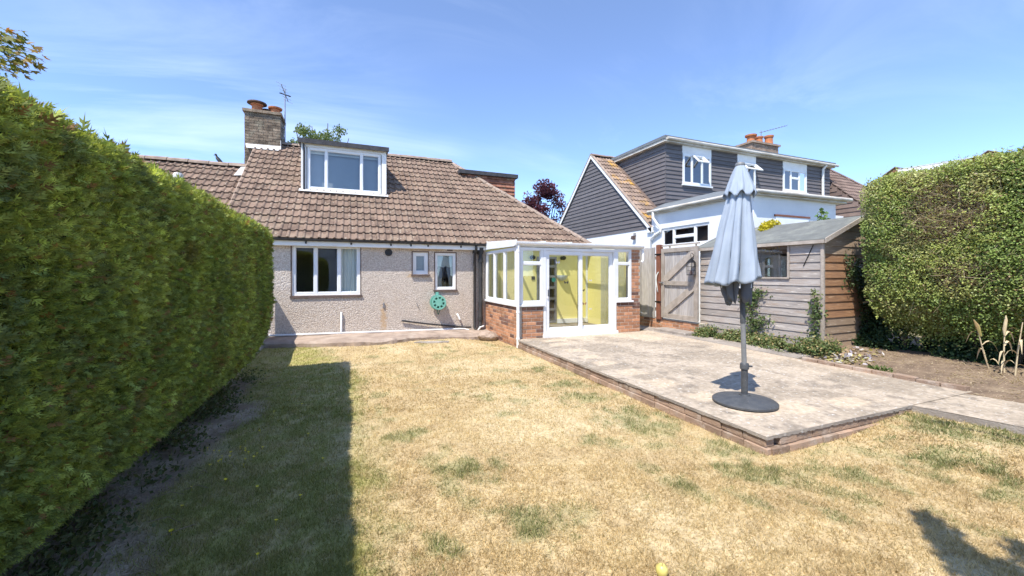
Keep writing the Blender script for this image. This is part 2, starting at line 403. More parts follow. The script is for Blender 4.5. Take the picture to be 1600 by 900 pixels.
def hash3(ix, iy, iz, seed):
    h = np.sin(ix * 127.1 + iy * 311.7 + iz * 74.7 + seed * 53.3) * 43758.5453
    return h - np.floor(h)
def vnoise(P, scale, seed=0):
    P = np.asarray(P, float) * scale; i = np.floor(P); f = P - i; f = f * f * (3 - 2 * f)
    r = 0
    for a in (0, 1):
        for b in (0, 1):
            for c in (0, 1):
                w = (f[:, 0] if a else 1 - f[:, 0]) * (f[:, 1] if b else 1 - f[:, 1]) * (f[:, 2] if c else 1 - f[:, 2])
                r = r + w * hash3(i[:, 0] + a, i[:, 1] + b, i[:, 2] + c, seed)
    return r
def fbm(P, scale, seed=0, o=4):
    r = 0; amp = 1; t = 0
    for k in range(o):
        r = r + amp * vnoise(P, scale * 2 ** k, seed + k); t += amp; amp *= 0.5
    return r / t
def sstep(x, a, b):
    t = np.clip((x - a) / (b - a), 0, 1); return t * t * (3 - 2 * t)
def lerp(a, b, t):
    t = np.asarray(t)[:, None]; return np.asarray(a) * (1 - t) + np.asarray(b) * t
def unit(a): return a / np.maximum(np.linalg.norm(a, axis=1, keepdims=True), 1e-9)
def rdir(n): return unit(RNG.normal(size=(n, 3)))

def arrmesh(name, V, nper, mt, col=None, smooth=False):
    """V: (N*nper,3) vertices, each run of nper is one polygon; col: (N,3) per polygon"""
    n = len(V) // nper
    me = bpy.data.meshes.new(name)
    me.vertices.add(len(V)); me.vertices.foreach_set('co', np.ascontiguousarray(V, np.float32).ravel())
    me.loops.add(len(V)); me.loops.foreach_set('vertex_index', np.arange(len(V), dtype=np.int32))
    me.polygons.add(n); me.polygons.foreach_set('loop_start', np.arange(0, len(V), nper, dtype=np.int32))
    if col is not None:
        at = me.attributes.new('Col', 'FLOAT_COLOR', 'POINT')
        c = np.ones((len(V), 4), np.float32); c[:, :3] = np.repeat(col, nper, axis=0)
        at.data.foreach_set('color', c.ravel())
    me.materials.append(M[mt]); me.update(calc_edges=True); return me

def leaves(P, D, N, Ln, W, fold=0.15):
    """one kite-shaped leaf quad each: base P, direction D, rough normal N"""
    D = unit(D); S = unit(np.cross(D, N)); U = np.cross(S, D)
    Ln = np.asarray(Ln)[:, None]; W = np.asarray(W)[:, None]
    a = P; b = P + D * Ln * 0.45 + S * W + U * W * fold; c = P + D * Ln; d = P + D * Ln * 0.45 - S * W + U * W * fold
    return np.stack([a, b, c, d], 1).reshape(-1, 3)

def tri_blades(P, D, S, Ln, W):
    a = P - S * W[:, None]; b = P + S * W[:, None]; c = P + D * Ln[:, None]
    return np.stack([a, b, c], 1).reshape(-1, 3)

def grid_mesh(name, xs, ys, zf, mt, colf=None, keep=None):
    X, Y = np.meshgrid(xs, ys, indexing='ij'); P = np.stack([X.ravel(), Y.ravel(), np.zeros(X.size)], 1)
    P[:, 2] = zf(P); nx, ny = len(xs), len(ys)
    i = (np.arange(nx - 1)[:, None] * ny + np.arange(ny - 1)[None]).ravel()
    F = np.stack([i, i + ny, i + ny + 1, i + 1], 1)
    if keep is not None:
        F = F[keep(P[F].mean(1))]
    me = bpy.data.meshes.new(name)
    me.vertices.add(len(P)); me.vertices.foreach_set('co', P.astype(np.float32).ravel())
    me.loops.add(F.size); me.loops.foreach_set('vertex_index', F.astype(np.int32).ravel())
    me.polygons.add(len(F)); me.polygons.foreach_set('loop_start', np.arange(0, F.size, 4, dtype=np.int32))
    if colf is not None:
        at = me.attributes.new('Col', 'FLOAT_COLOR', 'POINT'); c = np.ones((len(P), 4), np.float32); c[:, :3] = colf(P)
        at.data.foreach_set('color', c.ravel())
    me.materials.append(M[mt]); me.update(calc_edges=True)
    me.polygons.foreach_set('use_smooth', [True] * len(me.polygons))
    return me

def chamfer_box(name, sx, sy, sz, c, mt):
    """box centred on the origin with chamfered edges (44 triangles)"""
    bm = bmesh.new(); bmesh.ops.create_cube(bm, size=1)
    for v in bm.verts: v.co = Vector((v.co.x * sx, v.co.y * sy, v.co.z * sz))
    bmesh.ops.bevel(bm, geom=bm.edges[:], offset=c, segments=1, affect='EDGES')
    me = bpy.data.meshes.new(name); bm.to_mesh(me); bm.free(); me.materials.append(M[mt]); return me

BR = {}
def brick_mesh(mt):
    if mt not in BR: BR[mt] = chamfer_box('brick', 0.215, 0.10, 0.065, 0.004, mt)
    return BR[mt]

def brick_wall(parent, p0, ax, length, z0, courses, depth=0.1, dark_top=False, mt='brick', alt='brick_dark', palt=0.22, start=0.0, gauge=0.075, mortar=True, clip=None):
    """mortar core (a mesh) with each brick its child; outer face passes through p0 along unit vector ax, bricks 5 mm proud"""
    ax = Vector(ax); nrm = Vector((ax.y, -ax.x, 0))            # outward = right of ax
    ang = math.atan2(ax.y, ax.x); p0 = Vector(p0)
    m = MB(); a = p0 - nrm * 0.006; b = p0 + ax * length - nrm * 0.006
    h = courses * gauge
    m.hull8([(*a.xy, z0), (*b.xy, z0), (*(b - nrm * depth).xy, z0), (*(a - nrm * depth).xy, z0),
             (*a.xy, z0 + h), (*b.xy, z0 + h), (*(b - nrm * depth).xy, z0 + h), (*(a - nrm * depth).xy, z0 + h)])
    w = m.build('brick_wall', 'mortar', parent)
    for c in range(courses):
        s = -0.1125 * (c % 2) - start
        while s < length - 0.02:
            e0, e1 = max(s, 0.003), min(s + 0.215, length - 0.003)
            s += 0.225
            if e1 - e0 < 0.03: continue
            md = alt if (dark_top and c == courses - 1) or random.random() < palt else mt
            cen = p0 + ax * ((e0 + e1) / 2) - nrm * (0.05 + random.uniform(-.0015, .002))
            link('brick', brick_mesh(md), w, (cen.x, cen.y, z0 + (c + 0.5) * gauge), (0, 0, ang), ((e1 - e0) / 0.215, 1, 1))
    return w

def window(parent, p0, ax, w, h, mull=(), frame=0.055, depth=0.07, mt='upvc', glass='glass', name='window', transoms=(), sill=None, inset=0.0):
    """frame with real members; panes are children. p0 = lower left of outer frame, ax = unit vector along it; transoms: (bay index, height)"""
    ax = Vector(ax); nr = Vector((ax.y, -ax.x, 0)); p0 = Vector(p0) - nr * inset
    m = MB()
    def bar(s0, s1, z0, z1, d0=0.0, d1=depth):
        a, b = p0 + ax * s0, p0 + ax * s1
        m.hull8([(*(a - nr * d0).xy, z0), (*(b - nr * d0).xy, z0), (*(b - nr * d1).xy, z0), (*(a - nr * d1).xy, z0),
                 (*(a - nr * d0).xy, z1), (*(b - nr * d0).xy, z1), (*(b - nr * d1).xy, z1), (*(a - nr * d1).xy, z1)])
    z0 = p0.z; z1 = z0 + h
    bar(0, w, z0, z0 + frame); bar(0, w, z1 - frame, z1); bar(0, frame, z0 + frame, z1 - frame); bar(w - frame, w, z0 + frame, z1 - frame)
    edges = [frame]
    for s in mull: bar(s - frame / 2, s + frame / 2, z0 + frame, z1 - frame, 0.003, depth); edges += [s - frame / 2, s + frame / 2]
    edges.append(w - frame)
    bays = [(edges[i], edges[i + 1]) for i in range(0, len(edges), 2)]
    cells = []
    for k, (a, b) in enumerate(bays):
        ts = [t for kk, t in transoms if kk == k]
        lo = z0 + frame
        for t in ts:
            bar(a, b, z0 + t - frame / 2, z0 + t + frame / 2, 0.004, depth); cells.append((a, b, lo, z0 + t - frame / 2)); lo = z0 + t + frame / 2
        cells.append((a, b, lo, z1 - frame))
    # slim glazing beads give each light its own rim
    for a, b, lo, hi in cells:
        g = 0.014
        bar(a, b, lo, lo + g, 0.018, depth - .005); bar(a, b, hi - g, hi, 0.018, depth - .005)
        bar(a, a + g, lo + g, hi - g, 0.018, depth - .005); bar(b - g, b, lo + g, hi - g, 0.018, depth - .005)
    fr = m.build(name, mt, parent)
    for a, b, lo, hi in cells:
        q = MB(); A, B = p0 + ax * (a + .002) - nr * (depth * .55), p0 + ax * (b - .002) - nr * (depth * .55)
        q.poly([(*A.xy, lo + .002), (*B.xy, lo + .002), (*B.xy, hi - .002), (*A.xy, hi - .002)])
        q.build('pane', glass, fr)
    if sill:
        sd, smt, sh = sill
        q = MB(); A, B = p0 - ax * 0.04 + nr * (sd + inset), p0 + ax * (w + .04) + nr * (sd + inset); bk = nr * (sd + inset + .04)
        q.hull8([(*A.xy, z0 - sh), (*B.xy, z0 - sh), (*(B - bk).xy, z0 - sh), (*(A - bk).xy, z0 - sh),
                 (*A.xy, z0 - .008), (*B.xy, z0 - .008), (*(B - bk).xy, z0 - .002), (*(A - bk).xy, z0 - .002)])
        q.build('sill', smt, fr)
    return fr

def wall_holes(m, p0, ax, length, z0, z1, holes, thick):
    """solid wall slab of real thickness with rectangular openings [(s0,s1,za,zb)], outer face through p0"""
    ax = Vector(ax); nr = Vector((ax.y, -ax.x, 0)); p0 = Vector(p0)
    ss = sorted({0, length, *[h[0] for h in holes], *[h[1] for h in holes]})
    zs = sorted({z0, z1, *[h[2] for h in holes], *[h[3] for h in holes]})
    def P(s, z, d): q = p0 + ax * s - nr * d; return (q.x, q.y, z)
    solid = lambda s, z: 0 < s < length and z0 < z < z1 and not any(h[0] < s < h[1] and h[2] < z < h[3] for h in holes)
    for i in range(len(ss) - 1):
        for j in range(len(zs) - 1):
            s0, s1, a, b = ss[i], ss[i + 1], zs[j], zs[j + 1]; cs, cz = (s0 + s1) / 2, (a + b) / 2
            if not solid(cs, cz): continue
            m.poly([P(s0, a, 0), P(s1, a, 0), P(s1, b, 0), P(s0, b, 0)]); m.poly([P(s0, a, thick), P(s0, b, thick), P(s1, b, thick), P(s1, a, thick)])
            for (qs, qz, e) in ((s0 - .001, cz, (s0, a, s0, b)), (s1 + .001, cz, (s1, a, s1, b)), (cs, a - .001, (s0, a, s1, a)), (cs, b + .001, (s0, b, s1, b))):
                if not solid(qs, qz):
                    m.poly([P(e[0], e[1], 0), P(e[2], e[3], 0), P(e[2], e[3], thick), P(e[0], e[1], thick)])
    return m
# ------------------------------------------------------------------ the setting: ground, lawn, patio, path, bed, apron
g = MB().poly([(-600, -600, -0.06), (600, -600, -0.06), (600, 900, -0.06), (-600, 900, -0.06)]).build('ground', 'far_ground')
tag(g, 'dry open ground reaching out to the horizon', 'ground', kind='structure')

GREEN = [(2.84, 5.79, .30), (2.68, 4.23, .30), (2.74, 3.43, .45), (2.78, 3.18, .30), (2.22, 2.17, .18), (2.89, 2.14, .32), (3.45, 1.86, .20), (5.40, 1.78, .40),
         (5.15, 2.05, .35), (3.05, 2.55, .25), (.50, 3.88, .20), (2.17, 3.04, .20), (.88, 3.04, .30), (1.05, 2.19, .20), (.45, 2.19, .15), (4.21, 1.25, .20), (4.43, 1.72, .35), (2.74, 4.89, .28)]
def lawn_green(P):
    """0 straw .. 1 green"""
    n = fbm(P, 3.2, 3, 4); n2 = fbm(P, 9.0, 8, 3)
    gmask = np.zeros(len(P))
    for x, y, r in GREEN:
        d = np.hypot(P[:, 0] - x, (P[:, 1] - y)) / r + (n2 - .5) * 2.2
        gmask = np.maximum(gmask, 0.6 * (1 - sstep(d, .1, 1.15)))
    gmask = np.maximum(gmask, 0.4 * sstep(n, .60, .74))
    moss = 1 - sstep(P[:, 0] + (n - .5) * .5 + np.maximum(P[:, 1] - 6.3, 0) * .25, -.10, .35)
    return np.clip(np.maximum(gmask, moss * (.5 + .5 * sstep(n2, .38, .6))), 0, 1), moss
def soil_mask(P):
    n = fbm(P, 2.2, 21, 4)
    edge = -1.02 + 0.10 * np.sin(P[:, 1] * 1.3) + (n - .5) * .7 + np.maximum(P[:, 1] - 5.2, 0) * -.25
    return 1 - sstep(P[:, 0], edge - .16, edge + .14)
STRAW1, STRAW2, STRAW3 = (0.525, 0.41, 0.23), (0.455, 0.345, 0.19), (0.58, 0.475, 0.295)
GR1, GR2, MOSS_LIFT = (0.15, 0.185, 0.07), (0.225, 0.24, 0.10), (0.36, 0.325, 0.105)  # moss green of the hedge strip, lightened to lift the shadow lying there
SOIL1, SOIL2 = (0.30, 0.225, 0.16), (0.44, 0.355, 0.265)
def lawn_col(P):
    gm, moss = lawn_green(P); n = fbm(P, 5, 31, 4); n3 = fbm(P, 1.1, 41, 3)
    straw = lerp(STRAW2, STRAW1, sstep(n, .35, .62)); straw = lerp(straw, STRAW3, .7 * sstep(n3, .5, .7))
    gr = lerp(lerp(GR1, GR2, sstep(n, .4, .62)), MOSS_LIFT, moss * .8)
    c = lerp(straw, gr, gm)
    return lerp(c, lerp(SOIL1, SOIL2, sstep(n, .4, .65)), soil_mask(P))
def lawn_z(P):
    e = sstep(P[:, 0], -2.6, -1.2)
    return .085 * sstep(P[:, 0], 4.0, 5.3) * (1 - sstep(P[:, 1], 3, 4)) + .065 * sstep(P[:, 1], 7.7, 8.7) * (1 - sstep(P[:, 0], 2.2, 3.0)) + 0.028 * (fbm(P, 1.4, 5, 4) - .5) + 0.012 * (fbm(P, 8, 6, 2) - .5) - .004
def in_lawn(P):
    x, y = P[:, 0], P[:, 1]
    return ((x < 3.30) | (y < 2.40)) & (y < 9.1) & (x < 5.40 + .2 * (2.3 - y))
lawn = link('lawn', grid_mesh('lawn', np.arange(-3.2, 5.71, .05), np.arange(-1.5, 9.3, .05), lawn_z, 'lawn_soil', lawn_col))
tag(lawn, 'dry straw-coloured lawn with a mossy green strip beside the hedge, lightened to lift its shade', 'lawn', kind='structure')

# grass blades, thinning with distance
def grass_blades():
    Ps = []
    for d0, d1, dens in ((1.2, 2.2, 26000), (2.2, 3.2, 15000), (3.2, 4.6, 7500), (4.6, 6.5, 3600), (6.5, 9.6, 2000)):
        a = (5.6 + 1.7) * (9.1 + .3); n = int(a * dens)
        p = np.stack([RNG.uniform(-1.7, 5.6, n), RNG.uniform(-.3, 9.1, n), np.zeros(n)], 1)
        dd = p[:, 0] * math.sin(YAW) + p[:, 1] * math.cos(YAW); ll = p[:, 0] * math.cos(YAW) - p[:, 1] * math.sin(YAW)
        k = (dd > d0) & (dd < d1) & (np.abs(ll) < dd * 1.33 + .5)
        Ps.append(p[k])
    P = np.concatenate(Ps); P = P[in_lawn(P)]
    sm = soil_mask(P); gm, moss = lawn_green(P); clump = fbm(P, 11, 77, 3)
    keep = RNG.random(len(P)) > np.maximum(sm * .93, .65 * (1 - sstep(clump, .32, .5)))
    P, gm, moss = P[keep], gm[keep], moss[keep]; n = len(P)
    P[:, 2] = lawn_z(P) - .002
    az = RNG.uniform(0, 2 * PI, n); tilt = RNG.uniform(.25, 1.35, n)
    tilt = np.where(gm > .4, tilt * .75, tilt)
    D = np.stack([np.cos(az) * np.sin(tilt), np.sin(az) * np.sin(tilt), np.cos(tilt)], 1)
    S = unit(np.cross(D, rdir(n)))
    Ln = RNG.uniform(.016, .046, n) * (1 + .35 * (gm > .5) * (moss < .3)); W = RNG.uniform(.0013, .0027, n) * np.where(np.hypot(P[:, 0], P[:, 1]) > 4.6, 1.9, 1.1)
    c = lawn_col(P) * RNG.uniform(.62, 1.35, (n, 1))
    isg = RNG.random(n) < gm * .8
    gcol = lerp(GR1, GR2, RNG.random(n)); gcol = gcol * (1 - .75 * moss[:, None]) + np.array([.33, .32, .11]) * (.75 * moss[:, None])  # strip blades get a lighter green too, lifting the hedge's shade
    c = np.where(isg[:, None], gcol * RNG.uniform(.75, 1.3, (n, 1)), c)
    dry = (~isg) & (RNG.random(n) < .22 * (1 - moss))
    c = np.where(dry[:, None], np.array(STRAW3) * RNG.uniform(.95, 1.2, (n, 1)), c)
    return arrmesh('grass', tri_blades(P, D, S, Ln, W), 3, 'blade', c)
tag(link('grass', grass_blades()), 'short parched grass blades, straw yellow with green tufts', 'grass', kind='stuff')

# patio: one cast slab on a two-course brick edging
def patio_z(P): return .158 + .003 * (P[:, 1] - 2.4) + .006 * (fbm(P, 1.3, 9, 3) - .5)
PATCH = [(3.62, 4.55, .17, .15), (3.60, 5.15, .18, .13), (3.62, 5.62, .2, .14), (3.7, 6.2, .2, .15), (3.75, 6.85, .22, .13), (3.62, 3.95, .19, .17), (3.66, 3.32, .19, .17),
         (3.75, 2.80, .22, .16), (4.22, 2.72, .2, .17), (4.95, 2.62, .28, .13), (3.9, 7.25, .3, .13), (5.9, 6.9, .35, .4)]
def patio_col(P):
    n = fbm(P, 2.2, 15, 5); n2 = fbm(P, 7, 16, 4); n3 = fbm(P, 30, 19, 2)
    c = lerp((0.30, .26, .215), (0.425, .37, .31), sstep(n, .36, .62)); c = lerp(c, (0.21, .185, .16), .7 * sstep(n2, .56, .72))
    c = lerp(c, (0.46, .42, .375), .5 * sstep(n3, .62, .78))
    pale = np.zeros(len(P))
    for x, y, a, b in PATCH:
        d = np.maximum(np.abs(P[:, 0] - x) / a, np.abs(P[:, 1] - y) / b) + (n2 - .5) * .9
        pale = np.maximum(pale, 1 - sstep(d, .8, 1.12))
    pale = np.maximum(pale, .8 * sstep(P[:, 1] + P[:, 0] * .4 + (n - .5) * 2, 8.3, 10.2))
    pale = np.maximum(pale, .75 * sstep(P[:, 0] + (n - .5) * 1.2, 5.9, 6.5) * sstep(P[:, 1], 2.8, 3.6))
    c = lerp(c, (0.50, .42, .335), pale * .85)
    # fine cracks: thin wandering lines
    for cy, k in ((2.86, 0), (4.9, 1)):
        dl = np.abs(P[:, 1] - cy - .05 * np.sin(P[:, 0] * 3 + k) - .06 * (n - .5) - (P[:, 0] - 4) * .1 * k)
        c = lerp(c, (0.20, .18, .155), .5 * (1 - sstep(dl, .008, .03)) * (n2 > .42))
    return c * np.array([1.04, 1.0, .93])
patio = bpy.data.objects.new('patio', None); COL.objects.link(patio); patio.location = (4.9, 5, 0)
tag(patio, 'raised concrete patio with brick edging in front of the conservatory', 'patio', kind='structure')
xs = np.concatenate([np.arange(3.22, 6.50, .028), [6.66]]); ys = np.concatenate([np.arange(2.31, 7.76, .028), [7.76]])
pme = grid_mesh('slab', xs, ys, patio_z, 'patio_concrete', patio_col)
link('slab', pme, patio)
lip = MB(); ns = 60                                    # the slab's edge, slightly chipped
def lipline(A, B):
    pts = []
    for i in range(ns + 1):
        t = i / ns; x = A[0] + (B[0] - A[0]) * t; y = A[1] + (B[1] - A[1]) * t
        pts.append((x, y))
    for i in range(ns):
        (x0, y0), (x1, y1) = pts[i], pts[i + 1]
        z0, z1 = patio_z(np.array([[x0, y0, 0], [x1, y1, 0]])); b0 = .030 + .008 * math.sin(i * 2.1) * random.random(); b1 = b0
        lip.poly([(x0, y0, z0), (x1, y1, z1), (x1, y1, z1 - b1), (x0, y0, z0 - b0)])
        dx, dy = (.09, 0) if A[0] == B[0] else (0, .09)
        lip.poly([(x0, y0, z0 - b0), (x1, y1, z1 - b1), (x1 + dx, y1 + dy, z1 - b1), (x0 + dx, y0 + dy, z0 - b0)])
lipline((3.22, 2.31), (3.22, 7.76)); lipline((3.22, 2.31), (5.42, 2.31))
lip.build('slab_edge', 'concrete_path', patio)
MB().box(3.30, 2.40, -.05, 6.5, 7.7, .12).build('core', 'mortar_dark', patio)
for row, (zc, out) in enumerate(((.092, 0.0), (.022, 0.024))):
    s = 2.33 - out
    while s < 7.6:
        link('brick', brick_mesh('brick_pale'), patio, (3.285 - out + random.uniform(-.006, .006), s + .1075, zc + .003 * (s - 2.4)), (0, random.uniform(-.03, .03), PI / 2 + random.uniform(-.02, .02)))
        s += .222
    s = 3.39 - out - .1 * row
    while s < 5.25:
        link('brick', brick_mesh('brick_pale'), patio, (s + .1075, 2.368 - out + random.uniform(-.006, .006), zc), (random.uniform(-.03, .03), 0, random.uniform(-.02, .02)))
        s += .222

path = bpy.data.objects.new('path', None); COL.objects.link(path); path.location = (6.1, 0, 0)
tag(path, 'narrow concrete path leading off the patio along the flower bed', 'path', kind='structure')
yy = 2.345
for i, ln in enumerate((.76, .9, .86, .9, .9)):
    X0 = lambda y: 5.40 + .2 * (2.3 - y); X1 = lambda y: 6.50 + .16 * (2.3 - y)
    zt_ = .154 - .004 * i; y0_, y1_ = yy - ln + .004, yy; j = random.uniform(-.01, .01)
    def pz(P): return zt_ + .006 * (fbm(P, 1.3, 9, 3) - .5)
    me = grid_mesh('paving_slab', np.linspace(0, 1, 40), np.linspace(y0_, y1_, 34), pz, 'patio_concrete')
    n_ = len(me.vertices); co = np.zeros(n_ * 3, np.float32); me.vertices.foreach_get('co', co); co = co.reshape(-1, 3); x0_ = 5.40 + .2 * (2.3 - co[:, 1]) + j; x1_ = 6.50 + .16 * (2.3 - co[:, 1]); co[:, 0] = x0_ + (x1_ - x0_) * co[:, 0]
    me.vertices.foreach_set('co', co.ravel()); at = me.attributes.new('Col', 'FLOAT_COLOR', 'POINT'); cc = np.ones((n_, 4), np.float32); cc[:, :3] = patio_col(co.astype(float)); at.data.foreach_set('color', cc.ravel()); me.update()
    sl0 = link('paving_slab', me, path)
    q = MB(); q.hull8([(X0(y0_) + j, y0_, -.03), (X1(y0_), y0_, -.03), (X1(y1_), y1_, -.03), (X0(y1_) + j, y1_, -.03), (X0(y0_) + j, y0_, zt_ - .006), (X1(y0_), y0_, zt_ - .006), (X1(y1_), y1_, zt_ - .006), (X0(y1_) + j, y1_, zt_ - .006)])
    q.build('slab_body', 'concrete_path', sl0)
    yy -= ln
# flower bed, rising towards the hedge and the shed
def bed_z(P): return .095 + .15 * sstep(P[:, 0], 6.6, 8.3) + .05 * (fbm(P, 2.5, 51, 4) - .5) + .02 * (fbm(P, 12, 52, 2) - .5)
bed = link('flower_bed', grid_mesh('flower_bed', np.arange(6.40, 10.9, .05), np.arange(-3.2, 7.0, .05), bed_z, 'bed_soil'))
tag(bed, 'bare dry soil flower bed between the path and the hedge', 'flower bed', kind='structure')

# concrete apron along the house wall, with a broken front edge
AP = [(-2.6, 9.42, .19), (-1.7, 9.28, .19), (-.8, 8.98, .18), (.2, 8.75, .17), (.65, 8.74, .165), (1.2, 9.0, .155), (1.9, 9.02, .145), (2.6, 8.86, .135), (3.24, 8.92, .12)]
m = MB(); fx = np.linspace(-2.6, 3.235, 220); f3 = np.stack([fx, fx * 0, fx * 0], 1)
fy = np.interp(fx, [a[0] for a in AP], [a[1] for a in AP]) + .14 * (fbm(f3, 2.2, 2, 5) - .5); fz = np.interp(fx, [a[0] for a in AP], [a[2] for a in AP]) + .05 * (fbm(f3, 1.8, 4, 4) - .5); fe_ = fbm(f3, 6, 6, 3)
for i in range(len(fx) - 1):
    q = [(fx[k], 9.83, fz[k] + .02) for k in (i, i + 1)] ; r = [(fx[k], fy[k] + .05 + .05 * fe_[k], fz[k]) for k in (i, i + 1)]; t = [(fx[k], fy[k] + .02 * fe_[k], fz[k] - .03 - .03 * fe_[k]) for k in (i, i + 1)]; u = [(fx[k], fy[k] + .10 * fe_[k] - .03, -.05) for k in (i, i + 1)]
    for A, B in ((q, r), (r, t), (t, u)): m.poly([A[0], B[0], B[1], A[1]])
tag(m.build('concrete_apron', 'concrete_apron', None, True), 'rough concrete apron along the foot of the pebbledash wall', 'pavement', kind='structure')
m = MB()
m.prism([(1.28, 8.72, .03), (1.52, 8.58, .03), (1.98, 8.48, .03), (2.02, 8.62, .03), (1.7, 8.74, .03), (1.4, 8.8, .03)], (0, 0, .05))
tag(bevel(m.build('broken_slab', 'concrete_path'), .008), 'broken piece of concrete lying on the grass before the apron', 'slab')
bm = bmesh.new(); bmesh.ops.create_icosphere(bm, subdivisions=3, radius=1)
P = np.array([v.co[:] for v in bm.verts]); nn = fbm(P + 5, 1.6, 4, 3)
for v, k in zip(bm.verts, nn): v.co = Vector((v.co.x * .27, v.co.y * .17, v.co.z * .12)) * (0.6 + .8 * k)
me = bpy.data.meshes.new('concrete_lump'); bm.to_mesh(me); bm.free(); me.materials.append(M['concrete_apron'])
tag(link('concrete_lump', me, None, (2.98, 8.85, .09), (0, .1, .3)), 'lump of broken concrete at the corner of the conservatory wall', 'rubble')
# ------------------------------------------------------------------ the bungalow
YF, YE, ZE, PM = 9.8, 9.62, 2.28, 0.8          # facade, eaves line, eaves height, pitch (rise per run)
TH = math.atan(PM); RY, RZ = 13.33, 2.28 + 0.8 * (13.33 - 9.62)
XL, XRIDGE, HK = -2.42, 3.19, 0.86             # party line, ridge end, hip run in x per y
XHE = XRIDGE + HK * (RY - YE)                  # hip foot at the eaves
def roofz(y, off=0): return ZE + PM * (y - YE) + off
bung = thing('bungalow', 'pebbledash bungalow with a brown tiled roof, box dormer and brick chimney', 'house', loc=(2, 12, 0))
m = MB(); HB = 17.0; XR = 6.22
holes = [(-1.13 - XL, .24 - XL, 1.06, 2.17), (1.415 - XL, 1.78 - XL, 1.525, 2.05), (1.95 - XL, 2.46 - XL, 1.15, 2.045), (4.02 - XL, 4.82 - XL, .2, 2.06)]
wall_holes(m, (XL, YF, 0), (1, 0, 0), 3.24 - XL, -.05, 2.28, holes[:3], .25)
m.build('wall', 'pebbledash', bung)
m = MB(); wall_holes(m, (3.24, YF, 0), (1, 0, 0), XR - 3.24, -.05, 2.27, [(4.68 - 3.24, 5.28 - 3.24, .2, 2.0)], .25)
m.build('wall', 'yellow_wall', bung)
m = MB(); m.box(XR, YF, -.05, XR + .25, HB, 2.28); m.box(XL, HB, -.05, XR + .25, HB + .25, 2.28); m.box(XL, YF + .25, -.05, XL + .1, HB, 2.28)
m.build('outer_wall', 'white_render', bung)
m = MB(); m.box(XL + .1, YF + .26, -.04, XR, HB, .12); m.box(XL + .1, YF + 3.3, .12, XR, YF + 3.4, 2.24); m.box(1.1, YF + .26, .12, 1.2, YF + 3.3, 2.24); m.box(3.0, YF + .26, .12, 3.1, YF + 3.3, 2.24)
m.box(XL + .1, YF + .26, 2.245, XR, HB, 2.275)
m.build('room', 'room_wall', bung)
# windows
w = window(bung, (-1.13, YF, 1.06), (1, 0, 0), 1.37, 1.11, mull=(.455, .93), frame=.06, sill=(.03, 'trim_brown', .055), inset=.03)
m = MB()
for i in range(10): m.prism([(-.16 + i * .034, YF + .16 + .02 * (i % 2), 1.1), (-.16 + (i + 1) * .034, YF + .16 + .02 * ((i + 1) % 2), 1.1), (-.16 + (i + 1) * .034, YF + .16 + .02 * ((i + 1) % 2), 2.13), (-.16 + i * .034, YF + .16 + .02 * (i % 2), 2.13)], (0, .004, 0))
m.build('curtain', 'curtain', w)
window(bung, (1.415, YF, 1.525), (1, 0, 0), .365, .525, frame=.075, glass='frosted', sill=(.05, 'trim_brown', .05), inset=.04)
w = window(bung, (1.95, YF, 1.15), (1, 0, 0), .51, .895, frame=.05, sill=(.035, 'trim_brown', .05), inset=.03)
m = MB(); pts = [(2.0, YF + .14, 2.0)]; n = 24
lo = [(2.0 + .41 * i / n, YF + .14, 1.70 + .035 * abs(math.cos(i / n * PI * 2.5)) * -1 + .03) for i in range(n + 1)]
m.prism(lo + [(2.41, YF + .14, 2.0), (2.0, YF + .14, 2.0)], (0, .006, 0)); m.build('scalloped_blind', 'cloth_pale', w)
m = MB()
for x0, x1, xb0, xb1 in ((2.0, 2.1, 2.0, 2.15), (2.30, 2.41, 2.36, 2.41)):
    m.prism([(xb0 if x0 == 2.0 else xb0, YF + .2, 1.18), (xb1, YF + .2, 1.18), (x1 + (.06 if x0 == 2.0 else 0), YF + .2, 1.8), (x0 - (.0 if x0 == 2.0 else .06), YF + .2, 1.8)], (0, .01, 0))
m.build('curtain', 'blind_grey', w)
m = MB(); m.lathe([(.015, 0), (.05, .02), (.06, .1), (.025, .17), (.03, .2)], (2.22, YF + .2, 1.2), 12); m.build('ornament', 'black_metal', w, True)
# reveal trim in brown brick at the windows' sides, vent, rust streak, brackets
for s0, s1, a, b in ((-1.13, .24, 1.06, 2.17), (1.415, 1.78, 1.525, 2.05), (1.95, 2.46, 1.15, 2.045)):
    m = MB(); m.box(s0 - .028, YF - .004, a, s0 - .002, YF + .03, b + .02); m.box(s1 + .002, YF - .004, a, s1 + .022, YF + .03, b); m.box(s0 - .028, YF - .003, b + .002, s1 + .022, YF + .03, b + .024); m.build('window_reveal', 'trim_brown', bung)
m = MB(); m.lathe([(.085, 0), (.085, .018), (.06, .02), (.055, .006), (.0, .006)], (.86, YF, 2.03), 20, 'y'); m.build('wall_vent', 'black_plastic', bung, True)
m = MB(); m.box(.735, YF - .03, .74, .765, YF, .86); m.tube([(1.50, YF - .02, .84), (1.53, YF - .03, .76), (1.58, YF - .02, .66)], .008, 5); m.build('wall_bracket', 'steel', bung)
m = MB(); m.box(2.24, YF - .015, 2.10, 2.38, YF + .01, 2.19); m.build('air_brick', 'cowl_dark', bung)
